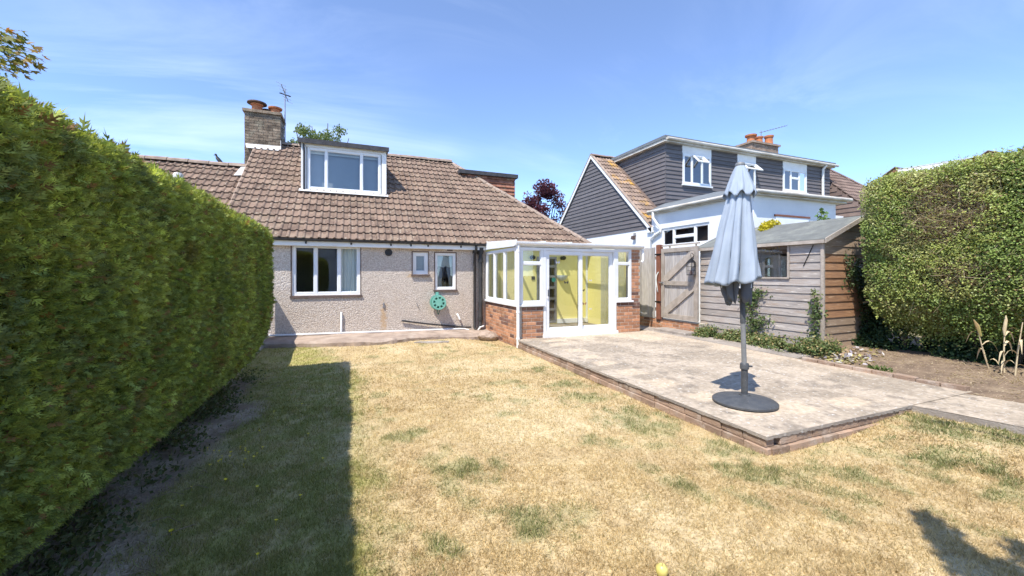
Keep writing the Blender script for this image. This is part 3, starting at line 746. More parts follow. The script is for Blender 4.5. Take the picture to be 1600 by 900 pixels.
# fascia, gutter, downpipes, waste pipes
m = MB(); m.box(XL, YE + .03, 2.13, 3.22, YE + .055, 2.235); m.box(XL, YE + .056, 2.13, 3.22, YF - .002, 2.15); bevel(m.build('fascia', 'white_paint', bung), .004)
m = MB(); n = 8
for i in range(n):
    a0, a1 = PI + PI * i / n, PI + PI * (i + 1) / n
    q = lambda a, r: (YE - .025 + r * math.cos(a), 2.275 + r * math.sin(a) * .9)
    for r in (.052, .046):
        (y0, z0), (y1, z1) = q(a0, r), q(a1, r); m.poly([(XL, y0, z0), (3.2, y0, z0), (3.2, y1, z1), (XL, y1, z1)])
m.build('gutter', 'black_plastic', bung)
for x in (-1.9, -.85, .05, .9, 1.35, 1.75, 2.55):
    m = MB(); m.box(x - .016, YE + .005, 2.175, x + .016, YE + .029, 2.222); m.build('gutter_bracket', 'black_plastic', bung)
m = MB(); m.tube([(2.93, YE - .02, 2.23), (2.93, YE - .02, 2.13), (2.93, YF - .06, 2.02), (2.93, YF - .06, .18), (2.95, YF - .1, .14)], .034, 10); m.build('downpipe', 'black_plastic', bung, True)
m = MB(); m.tube([(3.08, YF - .08, 2.10), (3.08, YF - .08, .32), (3.05, YF - .12, .18)], .05, 10)
m.lathe([(.064, 0), (.064, .1)], (3.08, YF - .08, .36), 12); m.lathe([(.064, 0), (.064, .1)], (3.08, YF - .08, 1.82), 12); m.tube([(3.08, YF - .08, 2.02), (3.0, YF - .04, 2.09), (2.9, YF, 2.1)], .045, 8)
m.lathe([(.07, 0), (.09, .12), (.09, .16)], (3.08, YF - .08, 2.03), 12); m.build('soil_pipe', 'black_plastic', bung, True)
m = MB(); m.tube([(-1.7, YF - .05, .235), (0, YF - .05, .21), (1.6, YF - .05, .185), (2.66, YF - .05, .17), (2.78, YF - .06, .13)], .022, 8); m.build('waste_pipe', 'upvc', bung, True)
m = MB(); m.tube([(3.0, YF - .14, .13), (3.04, YF - .16, .2), (3.15, YF - .12, .22)], .02, 8); m.build('waste_pipe', 'upvc', bung, True)
m = MB(); m.tube([(1.15, YF - .04, .43), (1.75, YF - .05, .33), (2.6, YF - .05, .215), (2.84, YF - .06, .2)], .02, 8); m.build('waste_pipe', 'black_plastic', bung, True)
m = MB(); m.tube([(-.155, YF - .005, .66), (-.155, YF - .035, .64), (-.155, YF - .035, .24)], .021, 8); m.build('waste_pipe', 'upvc', bung, True)
m = MB(); m.tube([(2.5, YF, .53), (2.5, YF - .05, .52), (2.55, YF - .06, .40)], .022, 8); m.build('overflow_pipe', 'upvc', bung, True)
# roof
def roof_deck(parent, xl, xr_fn, name='roof', off=0.0):
    pass
m = MB(); T = -.03
m.poly([(XL, YE, ZE + T), (XHE, YE, ZE + T), (XRIDGE, RY, RZ + T), (XL, RY, RZ + T)])
m.poly([(XHE, YE, ZE + T), (XHE, 2 * RY - YE, ZE + T), (XRIDGE, RY, RZ + T)])
m.poly([(XL, 2 * RY - YE, ZE + T), (XHE, 2 * RY - YE, ZE + T), (XRIDGE, RY, RZ + T), (XL, RY, RZ + T)])
m.poly([(XL, YE, ZE + T - .14), (XL, RY, RZ + T - .14), (XL, RY, RZ + T), (XL, YE, ZE + T)])
m.poly([(XL, YE + .05, ZE + T - .01), (XHE, YE + .05, ZE + T - .01), (XHE, 2 * RY - YE, ZE + T - .01), (XL, 2 * RY - YE, ZE + T - .01)])
roof = m.build('roof', 'tile_brown', bung)

TW, TG, TL_ = .30, .287, .345                    # cover width, gauge, tile length
def tile_mesh(seed, mt='tile', w=TW, length=TL_):
    r = random.Random(seed); m = MB(); prof = []
    for i in range(13):
        x = i / 12; ph = (x * 2) % 1.0
        z = .030 * max(0.0, math.sin(PI * min(1, ph / .46))) ** .8 if ph < .46 else 0
        prof.append((x * w, z))
    lift0, lift1 = .044, .004; th = .028
    j = r.uniform(-.006, .006)
    for (x0, z0), (x1, z1) in zip(prof[:-1], prof[1:]):
        m.poly([(x0, j, z0 + lift0), (x1, j, z1 + lift0), (x1, length, z1 + lift1), (x0, length, z0 + lift1)])
        m.poly([(x0, j, z0 + lift0 - th), (x1, j, z1 + lift0 - th), (x1, j, z1 + lift0), (x0, j, z0 + lift0)])
    me = bpy.data.meshes.new('roof_tile'); me.from_pydata(m.v, [], m.f)
    bm = bmesh.new(); bm.from_mesh(me); bmesh.ops.remove_doubles(bm, verts=bm.verts[:], dist=1e-5); bmesh.ops.recalc_face_normals(bm, faces=bm.faces[:]); bm.to_mesh(me); bm.free()
    me.materials.append(M[mt]); return me
TM = [tile_mesh(i) for i in range(4)]
SL = math.hypot(1, PM)                           # slope length per metre of run
DX0, DX1, DY0, DZB, DZT = -1.10, .93, 11.24, 3.60, 4.80      # box dormer
def lay_tiles(parent, x0, x1, ye, ze, ry, limit, hip=None, skip=None, nudge=0.0):
    """individual tiles up to the limit (lowest courses first), the remainder joined into one part"""
    nc = int((ry - ye) * SL / TG + .75); count = 0; rest = MB(); restme = []
    rot = Matrix.Rotation(TH, 4, 'X')
    for c in range(nc):
        s = c * TG - .03; y = ye + s / SL; z = ze + PM * (s / SL)
        x = x0 + nudge
        while x < x1:
            xm = x + TW / 2
            yc = y + .14
            if skip and skip(xm, yc): x += TW; continue
            cut = False
            if hip:
                lim = hip(y)
                lim2 = hip(y + TL_ / SL)
                if x > lim: break
                cut = x + TW > lim2
            loc = Vector((x + random.uniform(-.004, .004), y, z + random.uniform(-.003, .004)))
            me = random.choice(TM); rz = random.uniform(-.008, .008)
            if cut:
                bm = bmesh.new(); bm.from_mesh(me); bm.transform(Matrix.Translation(loc) @ rot)
                A = Vector((hip(ye), ye, 0)); nrm = Vector((1, HK, 0)).normalized()
                bmesh.ops.bisect_plane(bm, geom=bm.verts[:] + bm.edges[:] + bm.faces[:], plane_co=A, plane_no=nrm, clear_outer=True)
                if len(bm.faces):
                    me2 = bpy.data.meshes.new('roof_tile'); bm.to_mesh(me2); me2.materials.append(M['tile'])
                    if count < limit: link('roof_tile', me2, parent); count += 1
                    else: restme.append((me2, Matrix.Identity(4)))
                bm.free()
            elif count < limit:
                link('roof_tile', me, parent, loc, (TH, 0, rz)); count += 1
            else: restme.append((me, Matrix.Translation(loc) @ Matrix.Rotation(rz, 4, 'Z') @ rot))
            x += TW
    if restme:
        bm = bmesh.new()
        for me, mx in restme:
            k = len(bm.verts); bm.from_mesh(me); bm.verts.ensure_lookup_table()
            bmesh.ops.transform(bm, matrix=mx, verts=bm.verts[k:])
        me = bpy.data.meshes.new('upper_roof_tiles'); bm.to_mesh(me); bm.free(); me.materials.append(M['tile'])
        tag(link('upper_roof_tiles', me, parent), kind='stuff')
hipx = lambda y: XRIDGE + HK * (RY - y)
lay_tiles(roof, XL, XHE, YE - .02, ZE, RY, 298, hipx, lambda x, y: DX0 + .12 < x < DX1 - .12 and y > DY0 + .25)
def cap_run(parent, A, B, r, n, name, mt='ridge_mortar', seg=.42):
    A, B = Vector(A), Vector(B); L = (B - A).length; k = max(1, round(L / seg)); d = (B - A) / L
    side = d.cross(Vector((0, 0, 1))).normalized(); up = side.cross(d)
    for i in range(k):
        a = A + d * (L * i / k + .004); b = A + d * (L * (i + 1) / k - .004); q = MB(); rr = r * random.uniform(.97, 1.04); o = up * random.uniform(-.008, .008)
        pa, pb = [], []
        for j in range(n + 1):
            an = PI * j / n; v = side * math.cos(an) * rr + up * (math.sin(an) * rr * .75 - .03) + o
            pa.append(a + v * 1.05); pb.append(b + v * .95)
        for j in range(n): q.poly([pa[j], pa[j + 1], pb[j + 1], pb[j]])
        q.poly(pa); q.poly(pb[::-1])
        q.build(name, mt, parent)
cap_run(roof, (XHE, YE, ZE + .04), (XRIDGE, RY, RZ + .04), .105, 6, 'hip_tile')
cap_run(roof, (XRIDGE, RY, RZ + .045), (-1.8, RY, RZ + .045), .14, 6, 'ridge_tile')
m = MB(); m.prism([(XL - .02, YE, ZE + .05), (XL - .02, RY, RZ + .05), (XL - .02, RY, RZ - .12), (XL - .02, YE, ZE - .12)], (.05, 0, 0)); m.build('verge', 'ridge_mortar', roof)
# box dormer
m = MB()
for x in (DX0, DX1 - .12):
    m.prism([(x, DY0, DZB - .05), (x, DY0, DZT), (x, DY0 + 1.75, DZT), (x, DY0 + 1.6, roofz(DY0 + 1.6, -.05))], (.12, 0, 0))
m.build('dormer_cheek', 'white_paint', bung)
m = MB(); m.box(DX0 + .12, DY0 - .004, DZT - .09, DX1 - .12, DY0 + .05, DZT); m.build('dormer_head', 'white_paint', bung); m = MB(); m.box(DX0 + .12, DY0 - .012, DZB - .02, DX1 - .12, DY0 + .06, DZB + .055)
m.build('dormer_apron', 'white_paint', bung)
window(bung, (DX0 + .14, DY0, DZB + .06), (1, 0, 0), DX1 - DX0 - .28, DZT - .095 - DZB - .06, mull=(.43, 1.27), frame=.055, name='dormer_window', inset=.015, sill=(.03, 'fascia_dirty', .03))
m = MB(); m.box(DX0 + .13, DY0 + .22, DZB, DX1 - .13, DY0 + .24, DZT - .11); m.build('dormer_blind', 'blind_grey', bung)
m = MB(); m.box(DX0 + .13, DY0 + .13, DZT - .22, DX1 - .13, DY0 + .15, DZT - .11); m.build('roller_blind', 'cloth_pale', bung)
m = MB(); m.box(DX0 - .06, DY0 - .10, DZT, DX1 + .05, DY0 + 1.95, DZT + .035); m.box(DX0 - .07, DY0 - .115, DZT - .03, DX1 + .06, DY0 - .09, DZT + .085); m.box(DX0 - .07, DY0 - .09, DZT + .035, DX0 - .02, DY0 + 1.9, DZT + .08); m.box(DX1 + .01, DY0 - .09, DZT + .035, DX1 + .06, DY0 + 1.9, DZT + .08)
m.build('dormer_roof', 'felt_black', bung)
m = MB(); m.tube([(DX0 + .06, DY0 - .05, DZT - .04), (DX0 + .07, DY0 - .035, DZT - .2), (DX0 + .07, DY0 - .035, DZB - .02)], .022, 8); m.build('dormer_downpipe', 'black_plastic', bung, True)
m = MB(); m.prism([(DX0 - .04, DY0 - .16, roofz(DY0 - .16, .115)), (DX1 + .04, DY0 - .16, roofz(DY0 - .16, .115)), (DX1 + .04, DY0 + .02, DZB + .05), (DX0 - .04, DY0 + .02, DZB + .05)], (0, -.004, .008)); m.build('lead_apron', 'lead', bung)
# tile-hung dormer on the far side slope
sd = MB(); sd.box(3.35, 12.55, 3.6, 5.16, 15.0, 4.74); sdo = sd.build('side_dormer', 'tile_red', bung)
z = 3.7
while z < 4.7:
    x = 3.36 - (.08 if int(z * 10) % 2 else 0)
    while x < 5.16:
        x1 = min(x + .16, 5.17); q = MB()
        q.hull8([(x, 12.49, z), (x1, 12.49, z), (x1, 12.55, z), (x, 12.55, z), (x, 12.535, z + .13), (x1, 12.535, z + .13), (x1, 12.55, z + .13), (x, 12.55, z + .13)])
        if z > 3.9 and x > 3.4: q.build('hung_tile', 'tile_red', sdo)
        x += .165
    z += .12
m = MB(); m.box(3.25, 12.42, 4.74, 5.25, 15.1, 4.86); m.build('side_dormer_roof', 'felt_black', sdo)
# chimney
CX0, CX1, CY0, CY1, CZT = -2.65, -1.79, 13.0, 13.75, 6.0
m = MB(); m.box(CX0 + .012, CY0 + .012, 3.6, CX1 - .012, CY1 - .012, CZT); ch = m.build('chimney', 'mortar_dark', bung)
def brick_skin(parent, x0, x1, y0, y1, z0, z1, mt, name):
    bm = bmesh.new(); c = 0; z = z0
    while z + .066 <= z1 + 1e-6:
        for (ax, n0, n1, fx) in (('x', x0, x1, y0), ('y', y0, y1, x1), ('y', y0, y1, x0)):
            s = n0 - (.1125 if c % 2 else 0)
            while s < n1 - .01:
                a, b = max(s, n0), min(s + .215, n1); s += .225
                if b - a < .03: continue
                d = random.uniform(-.006, .005)
                mat = bmesh.ops.create_cube(bm, size=1)['verts']
                if ax == 'x': cen, sc = ((a + b) / 2, fx + .05 + d, z + .0325), (b - a, .1, .065)
                else: cen, sc = (fx + (-.05 - d if fx == x1 else .05 + d), (a + b) / 2, z + .0325), (.1, b - a, .065)
                for v in mat: v.co = Vector((v.co.x * sc[0] + cen[0], v.co.y * sc[1] + cen[1], v.co.z * sc[2] + cen[2]))
        z += .075; c += 1
    me = bpy.data.meshes.new(name); bm.to_mesh(me); bm.free(); me.materials.append(M[mt])
    return tag(link(name, me, parent), kind='stuff')
brick_skin(ch, CX0, CX1, CY0, CY1, 4.2, CZT, 'brick_chimney', 'brickwork')
for i in range(4):
    for yy_ in (0, 1):
        if yy_: continue
        MB().box(CX0 - .045 + i * .2375, CY0 - .05, CZT, CX0 - .045 + i * .2375 + .23, CY1 + .05, CZT + .075).build('capping', 'brick_chimney', ch)
def pot(parent, x, y, z, r, h, cowl=False, wide=False):
    q = MB(); q.lathe([(r * 1.05, 0), (r, .03), (r * .9, h * .7), (r * .9, h * .78), (r * 1.35 if wide else r * 1.1, h * .82), (r * 1.4 if wide else r * 1.15, h), (r * .85, h), (r * .8, h - .08)], (x, y, z), 16); o = q.build('chimney_pot', 'terracotta', parent, True)
    if cowl: MB().lathe([(.0, h + .1), (r * 1.7, h + .04), (r * 1.75, h + .01), (r * 1.2, h - .01), (0, h)], (x, y, z), 18).build('cowl', 'cowl_dark', parent, True)
pot(ch, -2.40, 13.25, CZT + .07, .14, .25, True); pot(ch, -1.95, 13.25, CZT + .07, .13, .21, False, True); pot(ch, -2.2, 13.6, CZT + .07, .12, .18, True)
m = MB(); m.prism([(CX0 + .06, CY0 - .09, roofz(CY0 - .09, .07)), (CX1 + .02, CY0 - .09, roofz(CY0 - .09, .07)), (CX1 + .02, CY0 - .012, roofz(CY0, .15)), (CX0 + .02, CY0 - .012, roofz(CY0, .13))], (0, .008, .004)); m.box(CX1 + .001, CY0 - .01, 5.0, CX1 + .012, CY0 + .06, 5.3)
m.build('lead_flashing', 'lead', ch)
# aerial
a = thing('tv_aerial', 'thin grey television aerial on a mast beside the brown brick chimney', 'aerial', loc=(-1.72, 13.35, 5.3))
MB().tube([(-1.72, 13.35, 5.2), (-1.72, 13.35, 6.92)], .016, 6).build('mast', 'steel', a)
m = MB(); m.tube([(-1.80, 13.2, 6.98), (-1.66, 13.5, 6.62)], .012, 5); m.build('boom', 'steel', a)
for k in range(6):
    t = k / 5; c = Vector((-1.80 + .14 * t, 13.2 + .3 * t, 6.98 - .36 * t)); MB().tube([c + Vector((-.12, 0, .05)), c + Vector((.12, 0, -.05))], .006, 4).build('element', 'steel', a)
MB().tube([(-1.86, 13.35, 6.78), (-1.57, 13.35, 6.72)], .016, 5).build('cross_arm', 'black_metal', a)
m = MB(); m.box(-1.79, 13.33, 5.45, -1.71, 13.37, 5.5); m.box(-1.79, 13.33, 5.75, -1.71, 13.37, 5.8); m.build('bracket', 'steel', a)

# attached left-hand bungalow: only its roof shows over the hedge
nb = thing('attached_bungalow', 'attached bungalow with a lower plain brown tiled roof beyond the hedge', 'house', loc=(-6, 12, 0))
OFF = -.13; NRY = 12.25
m = MB(); NZ = ZE + OFF
m.poly([(-9.5, YE, NZ + T), (XL, YE, NZ + T), (XL, NRY, NZ + PM * (NRY - YE) + T), (-9.5, NRY, NZ + PM * (NRY - YE) + T)])
m.poly([(-9.5, 2 * NRY - YE, NZ + T), (XL, 2 * NRY - YE, NZ + T), (XL, NRY, NZ + PM * (NRY - YE) + T), (-9.5, NRY, NZ + PM * (NRY - YE) + T)])
nroof = m.build('roof', 'tile_brown', nb)
m = MB(); m.box(-9.3, YF, -.05, XL - .01, YF + .25, NZ - .04); m.box(-9.3, YF + .25, -.05, -9.05, 2 * NRY - YF, NZ - .04); m.box(-9.3, 2 * NRY - YF - .2, -.05, XL - .01, 2 * NRY - YF, NZ - .04); m.build('wall', 'pebbledash', nb)
lay_tiles(nroof, XL - .3 * 24, XL - .29, YE - .02, NZ, NRY, 240, nudge=-.02)
cap_run(nroof, (XL + .02, NRY, NZ + PM * (NRY - YE) + .045), (-9.5, NRY, NZ + PM * (NRY - YE) + .045), .14, 6, 'ridge_tile')
vx, vy = -3.62, 11.42; vz = NZ + PM * (vy - YE)
m = MB(); m.lathe([(.075, -.1), (.07, .12), (.10, .13), (.10, .2), (.07, .25), (0, .26)], (vx, vy, vz), 14); m.build('roof_vent', 'lead', nb, True)
m = MB(); m.prism([(XL - .2, 11.75, NZ + PM * (11.75 - YE) + .10), (XL - .0, 11.75, NZ + PM * (11.75 - YE) + .12), (XL + .0, 12.15, NZ + PM * (12.15 - YE) + .12), (XL - .12, 12.15, NZ + PM * (12.15 - YE) + .10)], (0, 0, .012)); m.build('lead_flashing', 'lead', nroof)

# bird on the ridge: one continuous body
bx, by, bz = -3.05, NRY, NZ + PM * (NRY - YE) + .12
bm = bmesh.new(); rings = []
sec = [(-.17, -.075, .012, .006), (-.12, -.045, .02, .012), (-.06, .0, .045, .042), (0, .045, .06, .058), (.045, .09, .05, .052), (.065, .135, .03, .034), (.075, .165, .034, .036), (.095, .185, .028, .028), (.115, .18, .012, .012), (.155, .168, .002, .002)]
for x, z, w_, h_ in sec:
    rings.append([bm.verts.new((x, w_ * math.cos(2 * PI * j / 10), z + h_ * math.sin(2 * PI * j / 10))) for j in range(10)])
for A, B in zip(rings[:-1], rings[1:]):
    for j in range(10): bm.faces.new((A[j], A[(j + 1) % 10], B[(j + 1) % 10], B[j]))
bm.faces.new(rings[0][::-1]); bm.faces.new(rings[-1])
for sy in (-.018, .018):
    a_, b_ = Vector((.0, sy, -.005)), Vector((.01, sy, -.075))
    vs = [bm.verts.new(p + Vector(o)) for p in (a_, b_) for o in ((.004, 0, 0), (-.003, .004, 0), (-.003, -.004, 0))]
    for j in range(3): bm.faces.new((vs[j], vs[(j + 1) % 3], vs[3 + (j + 1) % 3], vs[3 + j]))
me = bpy.data.meshes.new('bird'); bm.to_mesh(me); bm.free(); me.materials.append(M['bird_black']); me.polygons.foreach_set('use_smooth', [True] * len(me.polygons))
tag(link('bird', me, None, (bx, by, bz), (0, 0, 2.6)), 'small black bird perched on the ridge of the attached roof', 'bird')

# hose reel on the wall
hr = thing('hose_reel', 'teal green round hose reel mounted on the pebbledash wall', 'hose reel', loc=(1.99, 9.7, .85))
c = Vector((1.985, 0, .85))
def ring(q, y0, y1, r0, r1, n=32):
    for i in range(n):
        a0, a1 = 2 * PI * i / n, 2 * PI * (i + 1) / n
        p = lambda a, r, y: (c.x + r * math.cos(a), y, c.z + r * math.sin(a))
        q.hull8([p(a0, r0, y0), p(a1, r0, y0), p(a1, r1, y0), p(a0, r1, y0), p(a0, r0, y1), p(a1, r0, y1), p(a1, r1, y1), p(a0, r1, y1)])
q = MB(); ring(q, YF - .275, YF - .262, .135, .172); ring(q, YF - .28, YF - .262, .0, .085)
for k in range(8):
    a0 = 2 * PI * k / 8 + .2; 
    for da in (0,):
        p = lambda a, r, y: (c.x + r * math.cos(a), y, c.z + r * math.sin(a))
        q.hull8([p(a0 - .16, .08, YF - .276), p(a0 + .16, .08, YF - .276), p(a0 + .16, .14, YF - .276), p(a0 - .16, .14, YF - .276), p(a0 - .16, .08, YF - .262), p(a0 + .16, .08, YF - .262), p(a0 + .16, .14, YF - .262), p(a0 - .16, .14, YF - .262)])
q.build('front_flange', 'teal_plastic', hr)
q = MB(); ring(q, YF - .10, YF - .085, .02, .185); q.build('back_flange', 'teal_plastic', hr)
for k in range(7):
    q = MB(); q.tube([(c.x + .142 * math.cos(t), YF - .25 + .022 * k + .011 * t / PI, c.z + .142 * math.sin(t)) for t in np.linspace(0, 2 * PI, 25)], .0115, 6, False); q.build('hose_coil', 'teal_dark', hr, True)
q = MB(); ring(q, YF - .262, YF - .1, .01, .12, 20); q.build('drum', 'teal_dark', hr)
q = MB(); q.tube([(c.x, YF - .085, c.z), (c.x, YF - .0, c.z)], .05, 10); q.box(c.x - .03, YF - .085, c.z - .02, c.x + .03, YF - .005, c.z + .24); q.build('wall_mount', 'teal_plastic', hr)
q = MB(); q.tube([(c.x - .02, YF - .2, c.z - .15), (c.x - .03, YF - .2, c.z - .24), (c.x + .01, YF - .16, c.z - .29), (c.x + .05, YF - .12, c.z - .2)], .010, 6); q.build('hose_tail', 'teal_dark', hr, True)
q = MB(); q.tube([(c.x + .15, YF - .2, c.z - .02), (c.x + .20, YF - .16, c.z - .06), (c.x + .19, YF - .1, c.z - .14)], .010, 6); q.build('crank', 'teal_plastic', hr, True)
# ------------------------------------------------------------------ conservatory
CXL, CXR, CYF = 3.23, 6.38, 7.70
con = thing('conservatory', 'white framed lean-to conservatory on brick base with sliding patio doors', 'conservatory', loc=(4.8, 8.7, 0))
FZ = .17
brick_wall(con, (CXL, YF - .01, 0), (0, -1, 0), YF - .01 - CYF - .005, -.06, 12, dark_top=True)             # left side, facing -x
brick_wall(con, (CXL + .105, CYF, 0), (1, 0, 0), .50, .05, 10, depth=.2, dark_top=True, gauge=.078)
brick_wall(con, (5.72, CYF, 0), (1, 0, 0), CXR - 5.72, .10, 10, depth=.2, dark_top=True, gauge=.077)
brick_wall(con, (6.13, CYF + .004, 0), (1, 0, 0), CXR - 6.13, .875, 16, depth=.2, gauge=.077)
brick_wall(con, (CXR, CYF + .01, 0), (0, 1, 0), YF - CYF - .03, .02, 27, depth=.1, gauge=.078, palt=.2) if False else None
m = MB(); m.box(CXR - .1, CYF + .21, -.05, CXR, YF - .005, 2.12); m.build('side_wall', 'yellow_wall', con)
m = MB(); m.box(CXL + .12, CYF + .12, .0, CXR - .11, YF - .01, FZ - .01); m.build('floor', 'room_floor', con)
m = MB(); m.box(CXL + .112, CYF + .21, FZ, CXL + .125, YF - .01, .83); m.build('inner_lining', 'yellow_wall', con)
# sills
m = MB(); m.box(CXL - .035, CYF - .035, .842, CXL + .09, YF - .01, .885); bevel(m.build('sill', 'upvc', con), .006)
m = MB(); m.box(CXL + .092, CYF - .045, .842, 3.855, CYF + .09, .895); bevel(m.build('sill', 'upvc', con), .006)
m = MB(); m.box(5.70, CYF - .045, .872, 6.17, CYF + .09, .912); bevel(m.build('sill', 'upvc', con), .006)
# left side windows: three lights; front windows with fanlights
window(con, (CXL, YF - .02, .886), (0, -1, 0), YF - .02 - CYF - .075, 1.205, mull=(.62, 1.30), frame=.062, depth=.07, name='side_window')
window(con, (CXL + .075, CYF, .896), (1, 0, 0), .535, 1.19, frame=.055, transoms=((0, .855),), name='front_window')
window(con, (5.707, CYF, .913), (1, 0, 0), .425, 1.185, frame=.052, transoms=((0, .855),), name='front_window')
m = MB(); m.box(CXL - .004, CYF - .004, .886, CXL + .073, CYF + .073, 2.10); bevel(m.build('corner_post', 'upvc', con), .004)
# sliding doors
dz0, dz1, dx0, dx1 = .235, 2.085, 3.842, 5.705
m = MB(); m.box(dx0, CYF - .002, dz0, dx0 + .06, CYF + .10, dz1); m.box(dx1 - .06, CYF - .002, dz0, dx1, CYF + .10, dz1); m.box(dx0 + .06, CYF - .002, dz1 - .06, dx1 - .06, CYF + .10, dz1); m.box(dx0 + .06, CYF - .002, dz0, dx1 - .06, CYF + .10, dz0 + .05)
m.build('door_frame', 'upvc', con)
m = MB(); m.box(dx0 - .02, CYF - .06, .165, dx1 + .02, CYF + .1, dz0 - .002); bevel(m.build('threshold', 'upvc', con), .005)
m = MB(); m.box(dx0, CYF - .025, .13, dx1, CYF + .1, .163); m.build('plinth', 'brick_dark', con)
sl = window(con, (dx0 + .062, CYF + .012, dz0 + .052), (1, 0, 0), .905, dz1 - dz0 - .115, frame=.075, depth=.042, name='sliding_door')
fx_ = window(con, (4.735, CYF + .056, dz0 + .052), (1, 0, 0), .905, dz1 - dz0 - .115, frame=.075, depth=.042, name='sliding_door')
m = MB(); m.box(dx0 + .085, CYF - .012, 1.0, dx0 + .115, CYF + .011, 1.24); bevel(m.build('handle', 'upvc', sl), .004)
m = MB(); m.box(dx0 + .092, CYF - .028, 1.05, dx0 + .108, CYF - .011, 1.19); m.build('lock', 'black_plastic', sl)
# flat stickers on the glass
def sticker(cx_, cz_, s, mt, par, yy_):
    for sx in (-1, 1):
        q = MB(); q.poly([(cx_, yy_, cz_), (cx_ + sx * s, yy_, cz_ + s * .8), (cx_ + sx * s * 1.05, yy_, cz_ + s * .1), (cx_ + sx * s * .6, yy_, cz_ - s * .7)]); q.build('sticker', mt, par)
sticker(4.41, 1.34, .05, 'black_plastic', sl, CYF + .0335); sticker(4.20, 1.78, .05, 'slate_blue', sl, CYF + .0335)
m = MB(); m.lathe([(.05, 0), (.05, .003), (0, .003)], (4.10, CYF + .034, 1.40), 14, 'y'); m.build('sticker', 'teal_dark', sl)
sticker(4.86, 1.16, .045, 'black_plastic', fx_, CYF + .078); sticker(4.90, .86, .05, 'brick', fx_, CYF + .078); sticker(5.06, 1.38, .035, 'paper', fx_, CYF + .078); sticker(5.06, .74, .03, 'paper', fx_, CYF + .078)
# gutter, corner downpipe, roof
n = 8; m = MB()
def gut(p, a, r): return (CYF - .055 + r * math.cos(a), 2.185 + r * math.sin(a))
for i in range(n):
    a0, a1 = PI + PI * i / n, PI + PI * (i + 1) / n
    for r in (.058, .052):
        (y0, z0), (y1, z1) = gut(0, a0, r), gut(0, a1, r); m.poly([(CXL - .06, y0, z0), (CXR + .04, y0, z0), (CXR + .04, y1, z1), (CXL - .06, y1, z1)])
m.box(CXL - .07, CYF - .115, 2.125, CXL - .06, CYF + .004, 2.19); m.box(CXR + .04, CYF - .115, 2.125, CXR + .05, CYF + .004, 2.19); m.build('gutter', 'white_paint', con)
m = MB(); m.box(CXL - .04, CYF - .001, 2.10, CXR + .01, CYF + .06, 2.20); m.build('eaves_beam', 'upvc', con)
m = MB(); m.tube([(CXL - .0, CYF - .055, 2.13), (CXL - .0, CYF - .055, .0)], .034, 12); m.build('downpipe', 'white_paint', con, True)
for z in (1.98, .72, .18):
    m = MB(); m.lathe([(.042, 0), (.042, .03)], (CXL, CYF - .055, z), 12); m.build('pipe_clip', 'white_paint', con)
m = MB(); m.tube([(CXR + .03, CYF - .02, 2.14), (CXR + .06, CYF - .03, 2.02), (CXR + .05, CYF - .05, 1.86), (CXR + .0, CYF - .06, 1.8)], .03, 8); m.build('swan_neck', 'white_paint', con, True)
ry0, ry1, rz0, rz1 = CYF - .05, YE - .03, 2.205, 2.275
m = MB(); m.prism([(CXL - .05, ry0, 2.10), (CXL - .05, ry1 + .1, 2.14), (CXL - .05, ry1 + .1, rz1 + .065), (CXL - .05, ry0, rz0 + .025)], (.03, 0, 0)); bevel(m.build('side_fascia', 'upvc', con), .004)
m = MB(); m.prism([(CXR + .02, ry0, 2.10), (CXR + .02, ry1, 2.14), (CXR + .02, ry1, rz1 + .03), (CXR + .02, ry0, rz0 + .025)], (.03, 0, 0)); m.build('side_fascia', 'upvc', con)
k = 5; pw = (CXR - CXL + .03) / k
for i in range(k):
    x0 = CXL - .018 + i * pw
    m = MB(); m.poly([(x0 + .012, ry0, rz0), (x0 + pw - .012, ry0, rz0), (x0 + pw - .012, ry1, rz1), (x0 + .012, ry1, rz1)]); m.build('roof_panel', 'polycarbonate', con)
for i in range(1, k):
    x0 = CXL - .018 + i * pw; m = MB(); m.hull8([(x0 - .025, ry0, rz0 - .04), (x0 + .025, ry0, rz0 - .04), (x0 + .025, ry1, rz1 - .04), (x0 - .025, ry1, rz1 - .04), (x0 - .025, ry0, rz0 + .015), (x0 + .025, ry0, rz0 + .015), (x0 + .025, ry1, rz1 + .015), (x0 - .025, ry1, rz1 + .015)]); m.build('glazing_bar', 'upvc', con)
# inside: back door to the house, sheers, wall lamps
bd = window(bung, (4.68, YF - .02, .2), (1, 0, 0), .60, 1.8, mull=(.30,), frame=.045, depth=.06, glass='glass_dark', name='back_door', mt='steel', transoms=[(k_, t_) for k_ in range(2) for t_ in (.36, .66, .96, 1.26, 1.54)])
for x0, x1 in ((5.40, 5.62), (5.76, 6.08)):
    m = MB(); nn_ = int((x1 - x0) / .022)
    for i in range(nn_):
        xa, xb = x0 + (x1 - x0) * i / nn_, x0 + (x1 - x0) * (i + 1) / nn_; ya, yb = CYF + .17 + .012 * (i % 2), CYF + .17 + .012 * ((i + 1) % 2)
        m.poly([(xa, ya, .95 if x0 > 5.7 else .24), (xb, yb, .95 if x0 > 5.7 else .24), (xb, yb, 2.05), (xa, ya, 2.05)])
    m.build('curtain', 'sheer', con)
m = MB(); m.box(CXL + .10, 9.2, .9, CXL + .12, 9.62, 2.05); m.build('blind', 'sheer', con)
for x in (4.52, 5.44):
    m = MB(); m.lathe([(.04, 0), (.055, .03), (.03, .09), (.06, .12), (.05, .17), (0, .18)], (x, YF - .0, 1.97), 12, 'y'); m.build('wall_lamp', 'black_metal', con, True)
m = MB(); m.box(4.53, YF - .02, 1.38, 4.62, YF - .003, 1.47); m.build('switch_plate', 'black_plastic', con)
